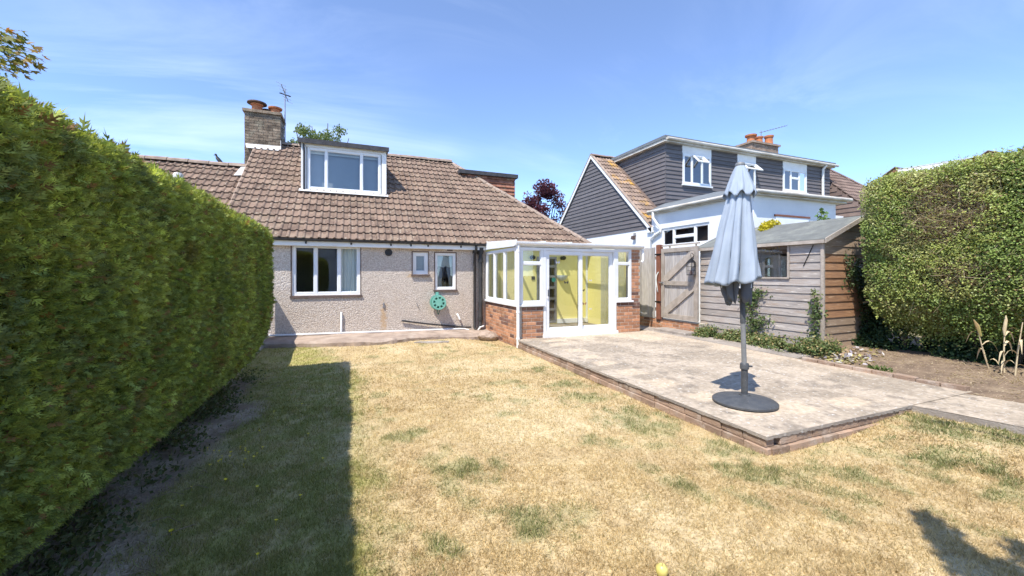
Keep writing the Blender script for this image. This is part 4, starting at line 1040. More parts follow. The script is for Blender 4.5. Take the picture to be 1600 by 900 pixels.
m = MB(); m.lathe([(.0, .0), (.09, .03), (.15, .10), (.16, .16), (.14, .16), (0, .15)], (5.44, YF - .03, 1.34), 16); m.build('uplighter', 'cloth_pale', con, True)
m = MB(); m.box(5.30, YF - .04, .18, CXR - .12, YF - .004, .30); m.build('skirting', 'upvc', con)

# ------------------------------------------------------------------ brick plinth, step, fence, post and gate on the right-hand boundary
GX = 7.2
pl = thing('low_brick_wall', 'low orange brick plinth under the side gate and fence', 'wall', loc=(GX, 7.7, 0))
brick_wall(pl, (GX, 8.76, 0), (0, -1, 0), 8.76 - 6.72, .04, 5, depth=.22, palt=.1)
m = MB(); m.box(6.80, 6.72, .05, GX - .01, 7.72, .235); st = bevel(m.build('step', 'concrete_path'), .012)
tag(st, 'concrete step in front of the wooden side gate', 'step')
tag(MB().box(6.665, 4.3, -.05, GX - .01, 8.9, .172).build('paving', 'concrete_path'), 'strip of concrete paving beside the brick plinth', 'paving', kind='structure')
fp = thing('fence_panel', 'pale weathered fence panel of upright boards beside the conservatory', 'fence', loc=(GX, 8.4, .4))
y = 8.12
for i in range(5):
    m = MB(); w_ = .118; m.box(GX - .012 + .008 * (i % 2), y, .415, GX + .01 + .008 * (i % 2), y + w_, 2.21 + random.uniform(-.012, .012)); bevel(m.build('board', 'wood_vert', fp), .003); y += w_ + .006
MB().box(GX + .022, 8.12, 1.9, GX + .07, 8.74, 1.98).build('rail', 'wood_rail', fp); MB().box(GX + .022, 8.12, .6, GX + .07, 8.74, .68).build('rail', 'wood_rail', fp)
gp = thing('gate_post', 'reddish brown wooden gate post between fence panel and gate', 'post', loc=(GX, 7.97, .4))
bevel(MB().box(GX - .05, 7.90, .40, GX + .06, 8.03, 2.26).build('post', 'post_brown', gp), .008)
for z in (.82, 2.0):
    MB().box(GX - .062, 7.85, z, GX - .051, 8.06, z + .035).build('hinge_strap', 'black_metal', gp)
gt = thing('garden_gate', 'weathered grey wooden side gate with diagonal braces', 'gate', loc=(GX, 7.3, .45))
gy0, gy1, gz0, gz1 = 6.74, 7.86, .46, 2.15
nb_ = 10; bw = (gy1 - gy0 - .02) / nb_
for i in range(nb_):
    bevel(MB().box(GX + .0, gy0 + .01 + i * bw + .003, gz0 + .02, GX + .02, gy0 + .01 + (i + 1) * bw - .003, gz1 - .01 + random.uniform(-.006, .006)).build('board', 'wood_vert', gt), .003)
F0, F1 = GX - .045, GX - .002
bevel(MB().box(F0, gy0, gz0, F1, gy0 + .10, gz1).build('stile', 'wood_rail', gt), .004); bevel(MB().box(F0, gy1 - .09, gz0, F1, gy1, gz1).build('stile', 'wood_rail', gt), .004)
for z0, h_ in ((gz0, .11), (1.26, .10), (gz1 - .10, .10)): bevel(MB().box(F0 + .003, gy0 + .102, z0, F1, gy1 - .092, z0 + h_).build('rail', 'wood_rail', gt), .004)
for za, zb in ((gz0 + .112, 1.258), (1.362, gz1 - .102)):
    m = MB(); ya, yb = gy1 - .095, gy0 + .105; m.prism([(F0 + .006, ya, za), (F0 + .006, ya - .12, za), (F0 + .006, yb, zb - .11), (F0 + .006, yb, zb), (F0 + .006, yb + .10, zb), (F0 + .006, ya, za + .12)], (.03, 0, 0)); bevel(m.build('brace', 'wood_rail', gt), .003)
q = MB(); q.tube([(GX - .06, 7.93, 1.58), (GX - .10, 7.95, 1.5), (GX - .10, 7.97, 1.38), (GX - .10, 7.95, 1.26), (GX - .09, 7.93, 1.12), (GX - .06, 7.95, 1.08)], .012, 6); q.build('rope_pull', 'cloth_pale', gt, True)
q = MB(); q.box(GX - .06, 7.78, 1.28, GX - .046, 7.86, 1.34); q.tube([(GX - .07, 7.80, 1.31), (GX - .08, 7.9, 1.33)], .009, 6); q.build('latch', 'steel', gt)
# trellis rail on top of gate, feeder
q = MB(); q.box(GX - .02, 6.72, 2.20, GX + .02, 7.86, 2.235); q.box(GX - .015, 7.6, 2.14, GX + .015, 7.63, 2.2); q.box(GX - .015, 6.8, 2.14, GX + .015, 6.83, 2.2); q.build('top_rail', 'wood_rail', gt)
fd = thing('bird_feeder', 'small black wire lantern bird feeder hanging on the gate', 'bird feeder', loc=(7.08, 6.84, 1.65))
fc = Vector((7.07, 6.83, 0))
q = MB(); q.tube([(GX - .04, 6.83, 1.93), (7.09, 6.83, 2.0), (7.06, 6.83, 1.97), (fc.x, fc.y, 1.88)], .006, 5); q.build('hook', 'black_metal', fd)
q = MB(); q.lathe([(.10, 1.78), (.06, 1.83), (.012, 1.875), (.0, 1.88)], fc, 8); q.build('roof', 'black_metal', fd)
q = MB(); q.lathe([(.0, 1.50), (.095, 1.50), (.095, 1.515), (.0, 1.515)], fc, 8); q.build('tray', 'black_metal', fd)
q = MB()
for k in range(8):
    a_ = 2 * PI * k / 8; q.tube([(fc.x + .09 * math.cos(a_), fc.y + .09 * math.sin(a_), 1.51), (fc.x + .095 * math.cos(a_), fc.y + .095 * math.sin(a_), 1.78)], .004, 4)
for z in (1.6, 1.69): q.tube([(fc.x + .093 * math.cos(t), fc.y + .093 * math.sin(t), z) for t in np.linspace(0, 2 * PI, 9)], .004, 4, False)
q.build('cage', 'black_metal', fd)
q = MB(); q.lathe([(.0, 1.515), (.03, 1.52), (.03, 1.58), (.0, 1.6)], fc, 8); q.build('candle', 'cowl_dark', fd)

# ------------------------------------------------------------------ shed
SX, SXR, SY0, SY1, SB, SE, SRX, SRZ = 7.47, 9.52, 4.445, 6.93, .22, 2.10, 8.54, 2.52
sh = thing('garden_shed', 'weathered timber garden shed with green felt roof and overlapping boards', 'shed', loc=(8.5, 5.6, .2))
def lapboard(name, a, b, z, h, nrm, mt, par, t0=.026, t1=.010):
    """one overlapping board from a to b (xy), its lower edge proud"""
    nrm = Vector(nrm); A, B = Vector((*a, 0)), Vector((*b, 0)); q = MB()
    P_ = lambda p, d, zz_: (p.x + nrm.x * d, p.y + nrm.y * d, zz_)
    q.hull8([P_(A, t0, z), P_(B, t0, z), P_(B, 0, z), P_(A, 0, z), P_(A, t1, z + h), P_(B, t1, z + h), P_(B, 0, z + h), P_(A, 0, z + h)])
    return q.build(name, mt, par)
bh = .138; z = SB; WY0, WY1, WZ0, WZ1 = 5.0, 5.85, 1.465, 2.03
i = 0
while z < SE - .02:
    h_ = min(bh, SE - z) 
    segs = [(SY1, SY0)]
    if z + h_ > WZ0 + .02 and z < WZ1: segs = [(SY1, WY1), (WY0, SY0)]
    for (ya, yb) in segs: lapboard('board', (SX, ya), (SX, yb), z - .008, h_ + .006, (-1, 0, 0), 'wood_grey', sh)
    z += bh; i += 1
z = SB; i = 0
while z < SRZ - .05:
    h_ = min(bh, SRZ - z)
    def xs_at(zz_):
        if zz_ <= SE: return SX, SXR
        t = (zz_ - SE) / (SRZ - SE); return SX + (SRX - SX) * t, SXR + (SRX - SXR) * t
    xa, xb = xs_at(z + h_ * .6)
    mt = 'wood_orange' if 4 <= i <= 11 else 'wood_faded'
    lapboard('board', (xa, SY0), (xb, SY0), z - .008, h_ + .006, (0, -1, 0), mt, sh)
    z += bh; i += 1
m = MB(); m.box(SX + .002, SY0 + .01, SB - .1, SX + .03, SY1, WZ0); m.box(SX + .002, SY0 + .01, WZ0, SX + .03, WY0, SE); m.box(SX + .002, WY1, WZ0, SX + .03, SY1, SE); m.box(SX + .002, WY0, WZ1, SX + .03, WY1, SE)
m.box(SXR - .03, SY0, SB - .1, SXR, SY1, SE); m.box(SX + .03, SY1 - .03, SB - .1, SXR, SY1, SE); m.box(SX + .03, SY0 + .01, SB - .1, SXR - .03, SY0 + .03, SE); m.box(SX + .03, SY0 + .03, SB - .05, SXR - .03, SY1 - .03, SB)
m.prism([(SX, SY0 + .012, SE), (SXR, SY0 + .012, SE), (SRX, SY0 + .012, SRZ)], (0, .015, 0)); m.prism([(SX, SY1 - .03, SE), (SXR, SY1 - .03, SE), (SRX, SY1 - .03, SRZ)], (0, .03, 0))
m.build('wall_lining', 'shed_inside', sh)
m = MB(); m.box(SX - .05, SY0 - .05, SB - .02, SX + .0, SY0 + .0, SE - .01); bevel(m.build('corner_strip', 'wood_rail', sh), .004)
m = MB(); m.box(SX - .042, WY0 - .035, WZ0 - .03, SX - .002, WY0, WZ1 + .01); m.box(SX - .042, WY1, WZ0 - .03, SX - .002, WY1 + .035, WZ1 + .01); m.box(SX - .05, WY0 - .035, WZ0 - .03, SX - .002, WY1 + .035, WZ0 - .002); m.build('window_trim', 'wood_rail', sh)
m = MB(); m.poly([(SX + .006, WY0, WZ0), (SX + .006, WY1, WZ0), (SX + .006, WY1, WZ1), (SX + .006, WY0, WZ1)]); m.build('pane', 'glass', sh)
nn_ = 14; m = MB()
for i in range(nn_):
    t0, t1 = i / nn_, (i + 1) / nn_; f = lambda t: (SX + .25 + .05 * math.sin(t * 9) + .2 * t, WY0 - .1 + 1.0 * t); (xa, ya), (xb, yb) = f(t0), f(t1)
    m.poly([(xa, ya, 1.0), (xb, yb, 1.0), (xb + .15, yb + .1, 1.72 + .18 * math.sin(t1 * 3)), (xa + .15, ya + .1, 1.72 + .18 * math.sin(t0 * 3))])
m.build('dust_sheet', 'wood_faded', sh)
for s, (xe) in ((1, SX), (-1, SXR)):
    o_ = -.10 * s; dzr = (SRZ - SE) / (SRX - SX); xe2 = xe + o_; ze = SE - abs(o_) * dzr + .035
    m = MB(); ys_ = np.linspace(SY0 - .10, SY1 + .08, 14); top = []
    m.hull8([(xe2, SY0 - .10, ze), (SRX, SY0 - .10, SRZ + .035), (SRX, SY1 + .08, SRZ + .035), (xe2, SY1 + .08, ze), (xe2, SY0 - .10, ze + .022), (SRX, SY0 - .10, SRZ + .057), (SRX, SY1 + .08, SRZ + .057), (xe2, SY1 + .08, ze + .022)])
    m.build('roof_felt', 'felt_green', sh)
    m = MB(); m.prism([(xe2 - .002 * s, SY0 - .118, ze - .055), (SRX, SY0 - .118, SRZ - .02), (SRX, SY0 - .118, SRZ + .062), (xe2 - .002 * s, SY0 - .118, ze + .03)], (0, .018, 0)); bevel(m.build('barge_board', 'wood_rail', sh), .003)
m = MB(); m.box(SX - .104, SY0 - .09, SE - .055, SX - .085, SY1 + .07, SE + .005); m.build('eaves_board', 'wood_rail', sh)
m = MB(); m.tube([(SX - .03, SY0 + .12, 2.03), (SX - .035, SY0 + .28, 1.66)], .007, 5); m.build('hook_rod', 'black_metal', sh)
m = MB(); m.box(SX - .01, SY0 + .0, .02, SX + .09, SY1 - .02, SB - .03); m.box(SXR - .1, SY0, .02, SXR, SY1 - .02, SB - .03); m.build('bearer', 'mortar_dark', sh)

sh.rotation_euler.z = .036

# ------------------------------------------------------------------ parasol
PX, PY = 3.84, 3.0; PZ = float(patio_z(np.array([[PX, PY, 0]]))[0])
par = thing('garden_parasol', 'closed pale blue parasol standing on a dark round base', 'parasol', loc=(PX, PY, PZ))
RV = Vector((math.cos(YAW), -math.sin(YAW), 0)); LV = -RV
m = MB(); m.lathe([(.0, .0), (.285, .0), (.305, .012), (.305, .03), (.288, .042), (.2, .062), (.09, .075), (.055, .085), (.05, .1), (0, .1)], (PX, PY, PZ), 40); m.build('base', 'base_resin', par, True)
m = MB(); m.lathe([(.032, .07), (.032, .36), (.0, .36)], (PX, PY, PZ), 16); m.build('sleeve', 'base_resin', par, True)
m = MB(); m.lathe([(.036, .355), (.043, .36), (.043, .41), (.036, .42), (.03, .42)], (PX, PY, PZ), 16); m.tube([(PX, PY, PZ + .385), (PX + .075, PY - .03, PZ + .385)], .01, 8); m.build('clamp_collar', 'base_resin', par, True)
topc = Vector((PX, PY, 0)) + LV * .045
m = MB(); m.tube([(PX, PY, PZ + .3), (PX + (topc.x - PX) * .45, PY + (topc.y - PY) * .45, 1.18)], .024, 14); m.build('pole', 'pole_grey', par, True)
m = MB(); m.tube([(PX + (topc.x - PX) * .38, PY + (topc.y - PY) * .38, 1.0), (PX + (topc.x - PX) * .9, PY + (topc.y - PY) * .9, 2.5)], .0265, 14); m.build('upper_pole', 'base_resin', par, True)
def folds(th, k, t):
    """radius multiplier of the hanging folds"""
    a_ = 4 * th + .45 * math.sin(3 * th + 1) + .25 * t
    return 1 + k * (1.5 * abs(math.cos(a_)) ** .8 - 1.05 + .28 * math.cos(5 * th + 1.3 + t * .8) + .16 * abs(math.sin(9 * th + 1.2 * t)))
def canopy(z_top, z_bot, prof, nz_, nth, hem, cen, name, mt, k0, k1):
    bm = bmesh.new(); rings = []
    for i in range(nz_ + 1):
        t = i / nz_; row = []
        for j in range(nth):
            th = 2 * PI * j / nth; r = prof(t) * folds(th, k0 + (k1 - k0) * t, t) * (1 + .025 * math.sin(17 * th + 5 * t + 1.5 * math.sin(9 * t + th)) * min(1, 3 * t))
            zb = z_top + (z_bot - z_top) * t + hem(th) * t ** 3; c_ = cen(t)
            # wider on the camera-left side, as the cloth hangs
            d = Vector((math.cos(th), math.sin(th), 0))
            row.append(bm.verts.new((c_.x + d.x * r, c_.y + d.y * r, zb)))
        rings.append(row)
    for A, B in zip(rings[:-1], rings[1:]):
        for j in range(nth): bm.faces.new((A[j], A[(j + 1) % nth], B[(j + 1) % nth], B[j]))
    bm.normal_update()
    me = bpy.data.meshes.new(name); bm.to_mesh(me); bm.free(); me.materials.append(M[mt]); me.polygons.foreach_set('use_smooth', [True] * len(me.polygons))
    o = link(name, me, par); s_ = o.modifiers.new('cloth', 'SOLIDIFY'); s_.thickness = .004; return o
cen0 = Vector((PX, PY, 0))
canopy(2.50, 1.43, lambda t: .068 + .145 * t ** .9, 40, 240, lambda th: .02 * math.cos(8 * th) - .03 * math.cos(th - 2.7), lambda t: topc + LV * (.075 * t), 'canopy', 'parasol_cloth', .12, .33)
canopy(1.62, 1.27, lambda t: .165 - .06 * t, 8, 160, lambda th: .07 * math.cos(6 * th + 1) + .03 * math.cos(11 * th), lambda t: topc + LV * (.05 - .02 * t), 'canopy_underside', 'parasol_under', .24, .34)
canopy(2.655, 2.335, lambda t: .03 + .115 * t ** .8, 14, 144, lambda th: .028 * math.cos(8 * th), lambda t: topc, 'vent_cap', 'parasol_cloth', .02, .12)
m = MB(); m.lathe([(.045, 2.64), (.05, 2.655), (.04, 2.675), (.015, 2.685), (0, 2.69)], topc, 16); m.build('finial', 'pole_grey', par, True)
for k in range(5):
    a_ = k * 1.25 + .4; d = Vector((math.cos(a_), math.sin(a_), 0)); b_ = topc + d * .15 + LV * .06
    m = MB(); m.tube([topc + d * .05 + Vector((0, 0, 2.3)), b_ + Vector((0, 0, 1.37))], .007, 5); m.build('rib', 'upvc', par)
# ------------------------------------------------------------------ neighbouring house with dark boarding
NX, NYE, NZE, NYR, NZR = 9.6, 11.09, 3.22, 14.64, 6.58
NM = (NZR - NZE) / (NYR - NYE)
hs = thing('clad_house', 'neighbouring white house with dark boarded gable, long box dormer and flat-roofed extension', 'house', loc=(15, 12, 0))
m = MB(); m.box(NX, NYE - .1, -.05, NX + .25, 2 * NYR - NYE + .1, 3.12); m.box(NX + .25, 2 * NYR - NYE - .15, -.05, 20.4, 2 * NYR - NYE + .1, 3.12); m.box(20.2, 10.0, -.05, 20.45, 2 * NYR - NYE - .15, 3.12); m.box(13.3, NYE - .1, -.05, 20.2, NYE + .1, 4.1)
m.build('wall', 'white_render', hs)
m = MB(); m.prism([(NX + .02, NYE, NZE - .1), (NX + .02, 2 * NYR - NYE, NZE - .1), (NX + .02, NYR, NZR - .08)], (.2, 0, 0)); gb = m.build('gable', 'cladding', hs)
z = 3.10
while z < NZR - .2:
    y0 = NYE + max(0, (z + .12 - NZE)) / NM + .03; y1 = 2 * NYR - y0
    if y1 - y0 > .12: lapboard('cladding_board', (NX + .02, y1), (NX + .02, y0), z, .158, (-1, 0, 0), 'cladding', gb, .035, .006)
    z += .152
for s in (-1, 1):
    ye = NYR + s * (NYR - NYE + .16); ze = NZE - .16 * NM; yr, zr = NYR, NZR
    m = MB(); m.prism([(NX - .07, ye, ze - .13), (NX - .07, yr, zr - .11), (NX - .07, yr, zr + .03), (NX - .07, ye, ze + .03)], (.035, 0, 0)); m.build('barge_board', 'white_paint', hs)
    m = MB(); m.prism([(NX - .08, ye, ze + .032), (NX - .08, yr, zr + .032), (NX - .08, yr, zr + .08), (NX - .08, ye, ze + .08)], (.12, 0, 0)); m.build('verge', 'ridge_mortar', hs)
m = MB(); m.box(NX - .07, NYE - .24, NZE - .26, NX + .02, NYE + .06, NZE - .09); m.build('boxed_eaves', 'white_paint', hs)
# pitched roof with tile courses
m = MB(); m.poly([(NX, NYE - .16, NZE - .16 * NM), (20.5, NYE - .16, NZE - .16 * NM), (20.5, NYR, NZR), (NX, NYR, NZR)]); m.poly([(NX, 2 * NYR - NYE + .16, NZE - .16 * NM), (20.5, 2 * NYR - NYE + .16, NZE - .16 * NM), (20.5, NYR, NZR), (NX, NYR, NZR)])
hroof = m.build('roof', 'tile_brown', hs)
def course_tiles(x0, x1, ye, ze, yr, zr, mt, parent, name='roof_tiles', gauge=.29, w=.30, lim=None, indiv=0):
    """interlocking tiles on a y-facing slope; the first ones as pieces of their own, the rest joined"""
    M_ = (zr - ze) / (yr - ye); th = math.atan(M_); sl = math.hypot(1, M_); nc = int((yr - ye) * sl / gauge); me = tile_mesh(3, mt); bm = bmesh.new(); rot = Matrix.Rotation(th, 4, 'X'); cnt = 0; used = False
    for c_ in range(nc + 1):
        s = c_ * gauge; y = ye + s / sl; z = ze + M_ * s / sl; x = x0; xr = lim(y) if lim else x1
        if y + .3 / sl > yr + .08: break
        while x + w <= xr + .01:
            if cnt < indiv: link('roof_tile', me, parent, (x, y, z), (th, 0, random.uniform(-.008, .008)))
            else:
                k = len(bm.verts); bm.from_mesh(me); bm.verts.ensure_lookup_table(); bmesh.ops.transform(bm, matrix=Matrix.Translation((x, y, z)) @ rot, verts=bm.verts[k:]); used = True
            cnt += 1; x += w
    if used:
        m2 = bpy.data.meshes.new(name); bm.to_mesh(m2); m2.materials.append(M[mt]); tag(link(name, m2, parent), kind='stuff')
    bm.free()
course_tiles(NX + .02, 10.75, NYE - .16, NZE - .16 * NM, NYR, NZR, 'tile_neighbour', hroof, indiv=80)
cap_run(hroof, (NX - .06, NYR, NZR + .04), (10.8, NYR, NZR + .04), .11, 6, 'ridge_tile', 'tile_neighbour')
# long dormer
DX, DXR, DY, DB, DT = 10.70, 20.2, 11.52, 4.10, 6.33
m = MB(); m.box(DX + .03, DY + .03, DB - .6, DXR - .03, NYR + .3, DT); dm = m.build('dormer', 'cladding', hs)
WIN = [(11.49, 12.93, 4.90), (14.34, 15.38, 4.92), (17.02, 18.56, 5.08)]
z = DB - .1
while z < DT - .02:
    h_ = .158
    # cheek, cut by the roof slope
    yb = min(NYR + .3, NYE + (z + .1 - NZE) / NM)
    if yb > DY: lapboard('cladding_board', (DX + .03, yb), (DX + .03, DY), z, h_, (-1, 0, 0), 'cladding', dm, .035, .006)
    xs_ = [DX]
    for a_, b_, zb in WIN:
        if z + .08 > zb - .03: xs_ += [a_, b_]
    xs_.append(DXR)
    for k in range(0, len(xs_), 2): lapboard('cladding_board', (xs_[k], DY + .03), (xs_[k + 1], DY + .03), z, h_, (0, -1, 0), 'cladding', dm, .035, .006)
    z += .152
for k, (a_, b_, zb) in enumerate(WIN):
    w3 = k != 1; wd = b_ - a_; top = 6.02
    window(hs, (a_ + .02, DY - .03, zb), (1, 0, 0), wd - .04, top - zb, mull=((wd * .31, wd * .66) if w3 else (wd * .5,)), frame=.075, depth=.05, glass='glass_dark', name='window', transoms=(((1, (top - zb) * .62),) if k == 2 else ()), sill=(.05, 'upvc', .06))
    m = MB(); m.box(a_, DY - .02, top + .004, b_, DY + .028, DT - .005); m.build('infill_panel', 'white_paint', hs)
    if k < 2:                                   # top light standing open
        x0, x1 = (a_ + wd * .31, a_ + wd * .68) if w3 else (a_ + .08, b_ - .05)
        p = [(x0, DY - .03, 5.99), (x1, DY - .03, 5.99), (x1, DY - .36, 5.66), (x0, DY - .36, 5.66)]
        m = MB()
        def lerp3(a__, b__, t): return tuple(Vector(a__).lerp(Vector(b__), t))
        A, B, C_, D_ = p; fr = .07
        for q4 in ((A, B, lerp3(B, C_, .16), lerp3(A, D_, .16)), (lerp3(A, D_, .84), lerp3(B, C_, .84), C_, D_), (lerp3(A, D_, .16), lerp3(lerp3(A, D_, .16), lerp3(B, C_, .16), .14), lerp3(lerp3(A, D_, .84), lerp3(B, C_, .84), .14), lerp3(A, D_, .84)), (lerp3(lerp3(A, D_, .16), lerp3(B, C_, .16), .86), lerp3(B, C_, .16), lerp3(B, C_, .84), lerp3(lerp3(A, D_, .84), lerp3(B, C_, .84), .86))):
            m.prism(q4, (0, -.028, .028))
        tl = m.build('top_light', 'upvc', hs); m = MB(); m.poly([lerp3(lerp3(A, D_, .16), lerp3(B, C_, .16), .14), lerp3(lerp3(A, D_, .16), lerp3(B, C_, .16), .86), lerp3(lerp3(A, D_, .84), lerp3(B, C_, .84), .86), lerp3(lerp3(A, D_, .84), lerp3(B, C_, .84), .14)]); m.build('pane', 'glass', tl)
m = MB(); m.box(DX - .16, DY - .16, DT, DXR + .1, NYR + .5, DT + .16); m.build('dormer_fascia', 'fascia_dirty', hs)
m = MB(); m.box(DX - .19, DY - .19, DT + .10, DX - .161, NYR + .2, DT + .21); m.box(DX - .18, DY - .17, DT + .163, DXR + .12, NYR + .5, DT + .215); m.build('dormer_roof', 'felt_grey', hs)
m = MB(); m.tube([(DX - .1, DY - .21, DT + .10), (DXR + .2, DY - .21, DT + .085)], .055, 8); m.build('gutter', 'fascia_dirty', hs, True)
m = MB(); m.tube([(19.6, DY - .2, DT + .05), (19.6, DY - .06, DT - .12), (19.6, DY - .06, 4.2)], .055, 8); m.build('downpipe', 'white_paint', hs, True)
# flat-roofed extension
EXF, EXR, EZ = 7.24, 13.22, 3.55
m = MB(); wall_holes(m, (NX, NYE - .1, 0), (0, -1, 0), NYE - .1 - EXF, -.05, EZ, [(.45, 2.38, 2.42, 3.04)], .25); m.box(NX + .25, EXF, -.05, 12.95, EXF + .25, EZ); m.box(12.7, EXF + .25, -.05, 12.95, NYE, EZ)
m.build('extension_wall', 'white_render', hs)
window(hs, (NX + .03, NYE - .1 - .45, 2.42), (0, -1, 0), 1.93, .62, mull=(.52, 1.38), frame=.075, depth=.07, glass='glass_dark', name='window', transoms=((1, .30),))
m = MB(); m.box(NX + .27, EXF + .27, 2.2, 12.6, NYE, 2.24); m.box(NX + 1.6, EXF + .3, 2.24, NX + 1.65, NYE, 3.5); m.build('room', 'room_wall', hs)
m = MB(); m.box(10.40, EXF - .03, 2.2, 11.72, EXF - .002, 3.05); m.build('front_window', 'upvc', hs); m = MB(); m.box(10.36, EXF - .045, 3.052, 11.76, EXF - .002, 3.10); m.build('lintel_trim', 'post_brown', hs)
x0, y0, x1, y1 = NX - .12, EXF - .14, EXR, NYE + .5
m = MB(); zi = 4.12; zo = EZ + .13
m.poly([(x0, y0, zo), (x1, y0, zo), (x1 - .9, y0 + 2.2, zi), (DX, y0 + 2.2, zi)]); m.poly([(x0, y0, zo), (DX, y0 + 2.2, zi), (DX, y1, zi), (x0, y1 - .55, zo)]); m.poly([(DX, y0 + 2.2, zi), (x1 - .9, y0 + 2.2, zi), (x1 - .9, y1, zi), (DX, y1, zi)]); m.poly([(x1, y0, zo), (x1, y1, zo), (x1 - .9, y1, zi), (x1 - .9, y0 + 2.2, zi)])
m.build('extension_roof', 'felt_grey', hs)
m = MB(); m.box(x0, y0, EZ - .0, x0 + .03, y1 - .56, zo - .004); m.box(x0 + .03, y0, EZ, x1, y0 + .03, zo - .004); m.box(x0 + .03, y0 + .03, EZ, NX + .2, NYE - .1, EZ + .02); m.box(NX + .2, y0 + .03, EZ, x1, EXF + .2, EZ + .02); m.build('extension_fascia', 'fascia_dirty', hs)
m = MB(); m.tube([(x0 - .05, y0 - .05, zo - .06), (x0 - .05, y1 - .6, zo - .04)], .05, 8); m.tube([(x0 - .05, y0 - .05, zo - .06), (x1 + .1, y0 - .05, zo - .03)], .05, 8); m.build('gutter', 'fascia_dirty', hs, True)
m = MB(); m.tube([(x0 - .06, 10.72, zo - .08), (x0 - .06, 10.72, 3.42), (x0 - .02, 10.60, 3.22), (NX - .06, 10.5, 3.05), (NX - .06, 10.5, 2.95), (NX - .06, 10.75, 2.85), (NX - .06, 10.98, 2.72), (NX - .06, 10.98, 1.6)], .045, 8); m.build('downpipe', 'white_paint', hs, True)
m = MB(); m.box(13.3, 9.0, 3.4, 13.5, 9.9, 3.6); 
sl_ = thing('security_light', 'small dark wall light on the white gable wall', 'wall light', loc=(NX - .1, 11.83, 2.88))
MB().box(NX - .06, 11.79, 2.93, NX - .002, 11.87, 3.02).build('mount', 'grey_plastic', sl_); q = MB(); q.hull8([(NX - .17, 11.77, 2.80), (NX - .05, 11.77, 2.78), (NX - .05, 11.89, 2.78), (NX - .17, 11.89, 2.80), (NX - .14, 11.77, 2.92), (NX - .05, 11.77, 2.925), (NX - .05, 11.89, 2.925), (NX - .14, 11.89, 2.92)]); q.build('lamp_head', 'cowl_dark', sl_)
# chimney and pots on the ridge
m = MB(); m.box(18.85, 14.3, 6.0, 20.75, 15.1, 8.2); hch = m.build('chimney', 'mortar_dark', hs)
brick_skin(hch, 18.83, 20.77, 14.28, 15.12, 6.6, 8.17, 'brick_pale', 'brickwork')
m = MB(); m.box(18.76, 14.2, 8.18, 20.84, 15.2, 8.28); m.build('capping', 'brick_pale', hch)
pot(hch, 19.15, 14.6, 8.27, .20, .42, False, True); pot(hch, 19.75, 14.6, 8.27, .18, .40); pot(hch, 20.35, 14.5, 8.27, .20, .5); pot(hch, 20.0, 14.9, 8.27, .18, .4, False, True)
a = thing('tv_aerial', 'pale angled television aerial on the far chimney with several pots', 'aerial', loc=(20, 14.7, 8.05))
MB().tube([(20.05, 14.7, 8.28), (20.05, 14.7, 9.1)], .02, 5).build('mast', 'steel', a); MB().tube([(19.9, 14.7, 8.95), (21.3, 14.2, 9.35)], .014, 5).build('boom', 'steel', a)
for k in range(9):
    c_ = Vector((20.1, 14.63, 9.0)).lerp(Vector((21.28, 14.21, 9.35)), k / 8); MB().tube([c_ + Vector((-.05, -.12, 0)), c_ + Vector((.05, .12, 0))], .007, 4).build('element', 'steel', a)
# hipped roof of the adjoining house
hw = thing('hipped_house', 'brown tiled hipped house next to the long dark dormer', 'house', loc=(23, 11, 0))
ry_, rz_, ye_, ze_ = 12.6, 6.72, 7.6, 1.77; xe_ = 21.9; M2 = (rz_ - ze_) / (ry_ - ye_)
m = MB(); hx = xe_ + (ry_ - ye_) * .9
m.poly([(20.35, ye_, ze_), (hx, ye_, ze_), (xe_, ry_, rz_), (20.35, ry_, rz_)]); m.poly([(hx, ye_, ze_), (hx, 2 * ry_ - ye_, ze_), (xe_, ry_, rz_)]); m.poly([(20.35, 2 * ry_ - ye_, ze_), (hx, 2 * ry_ - ye_, ze_), (xe_, ry_, rz_), (20.35, ry_, rz_)]); wr = m.build('roof', 'tile_brown', hw)
course_tiles(20.36, hx, ye_, ze_, ry_, rz_, 'tile_brown', wr, lim=lambda y: xe_ + (ry_ - y) * .9)
m = MB(); m.prism([(20.36, ye_ + .05, ze_ - .02), (20.36, 2 * ry_ - ye_, ze_ - .02), (20.36, ry_, rz_ - .05)], (.1, 0, 0)); gw = m.build('gable', 'tile_brown', hw)
z = ze_ + .1
while z < rz_ - .3:
    y0 = ye_ + (z + .15 - ze_) / M2 + .03; lapboard('hung_course', (20.36, 2 * ry_ - y0), (20.36, y0), z, .21, (-1, 0, 0), 'tile_brown', gw, .04, .006); z += .2
cap_run(wr, (hx, ye_, ze_ + .04), (xe_, ry_, rz_ + .04), .11, 5, 'hip_tile', 'tile_brown')
m = MB(); m.box(20.48, ye_ + .3, -.05, hx - .4, 2 * ry_ - ye_ - .3, ze_ + .05); m.build('wall', 'white_render', hw)
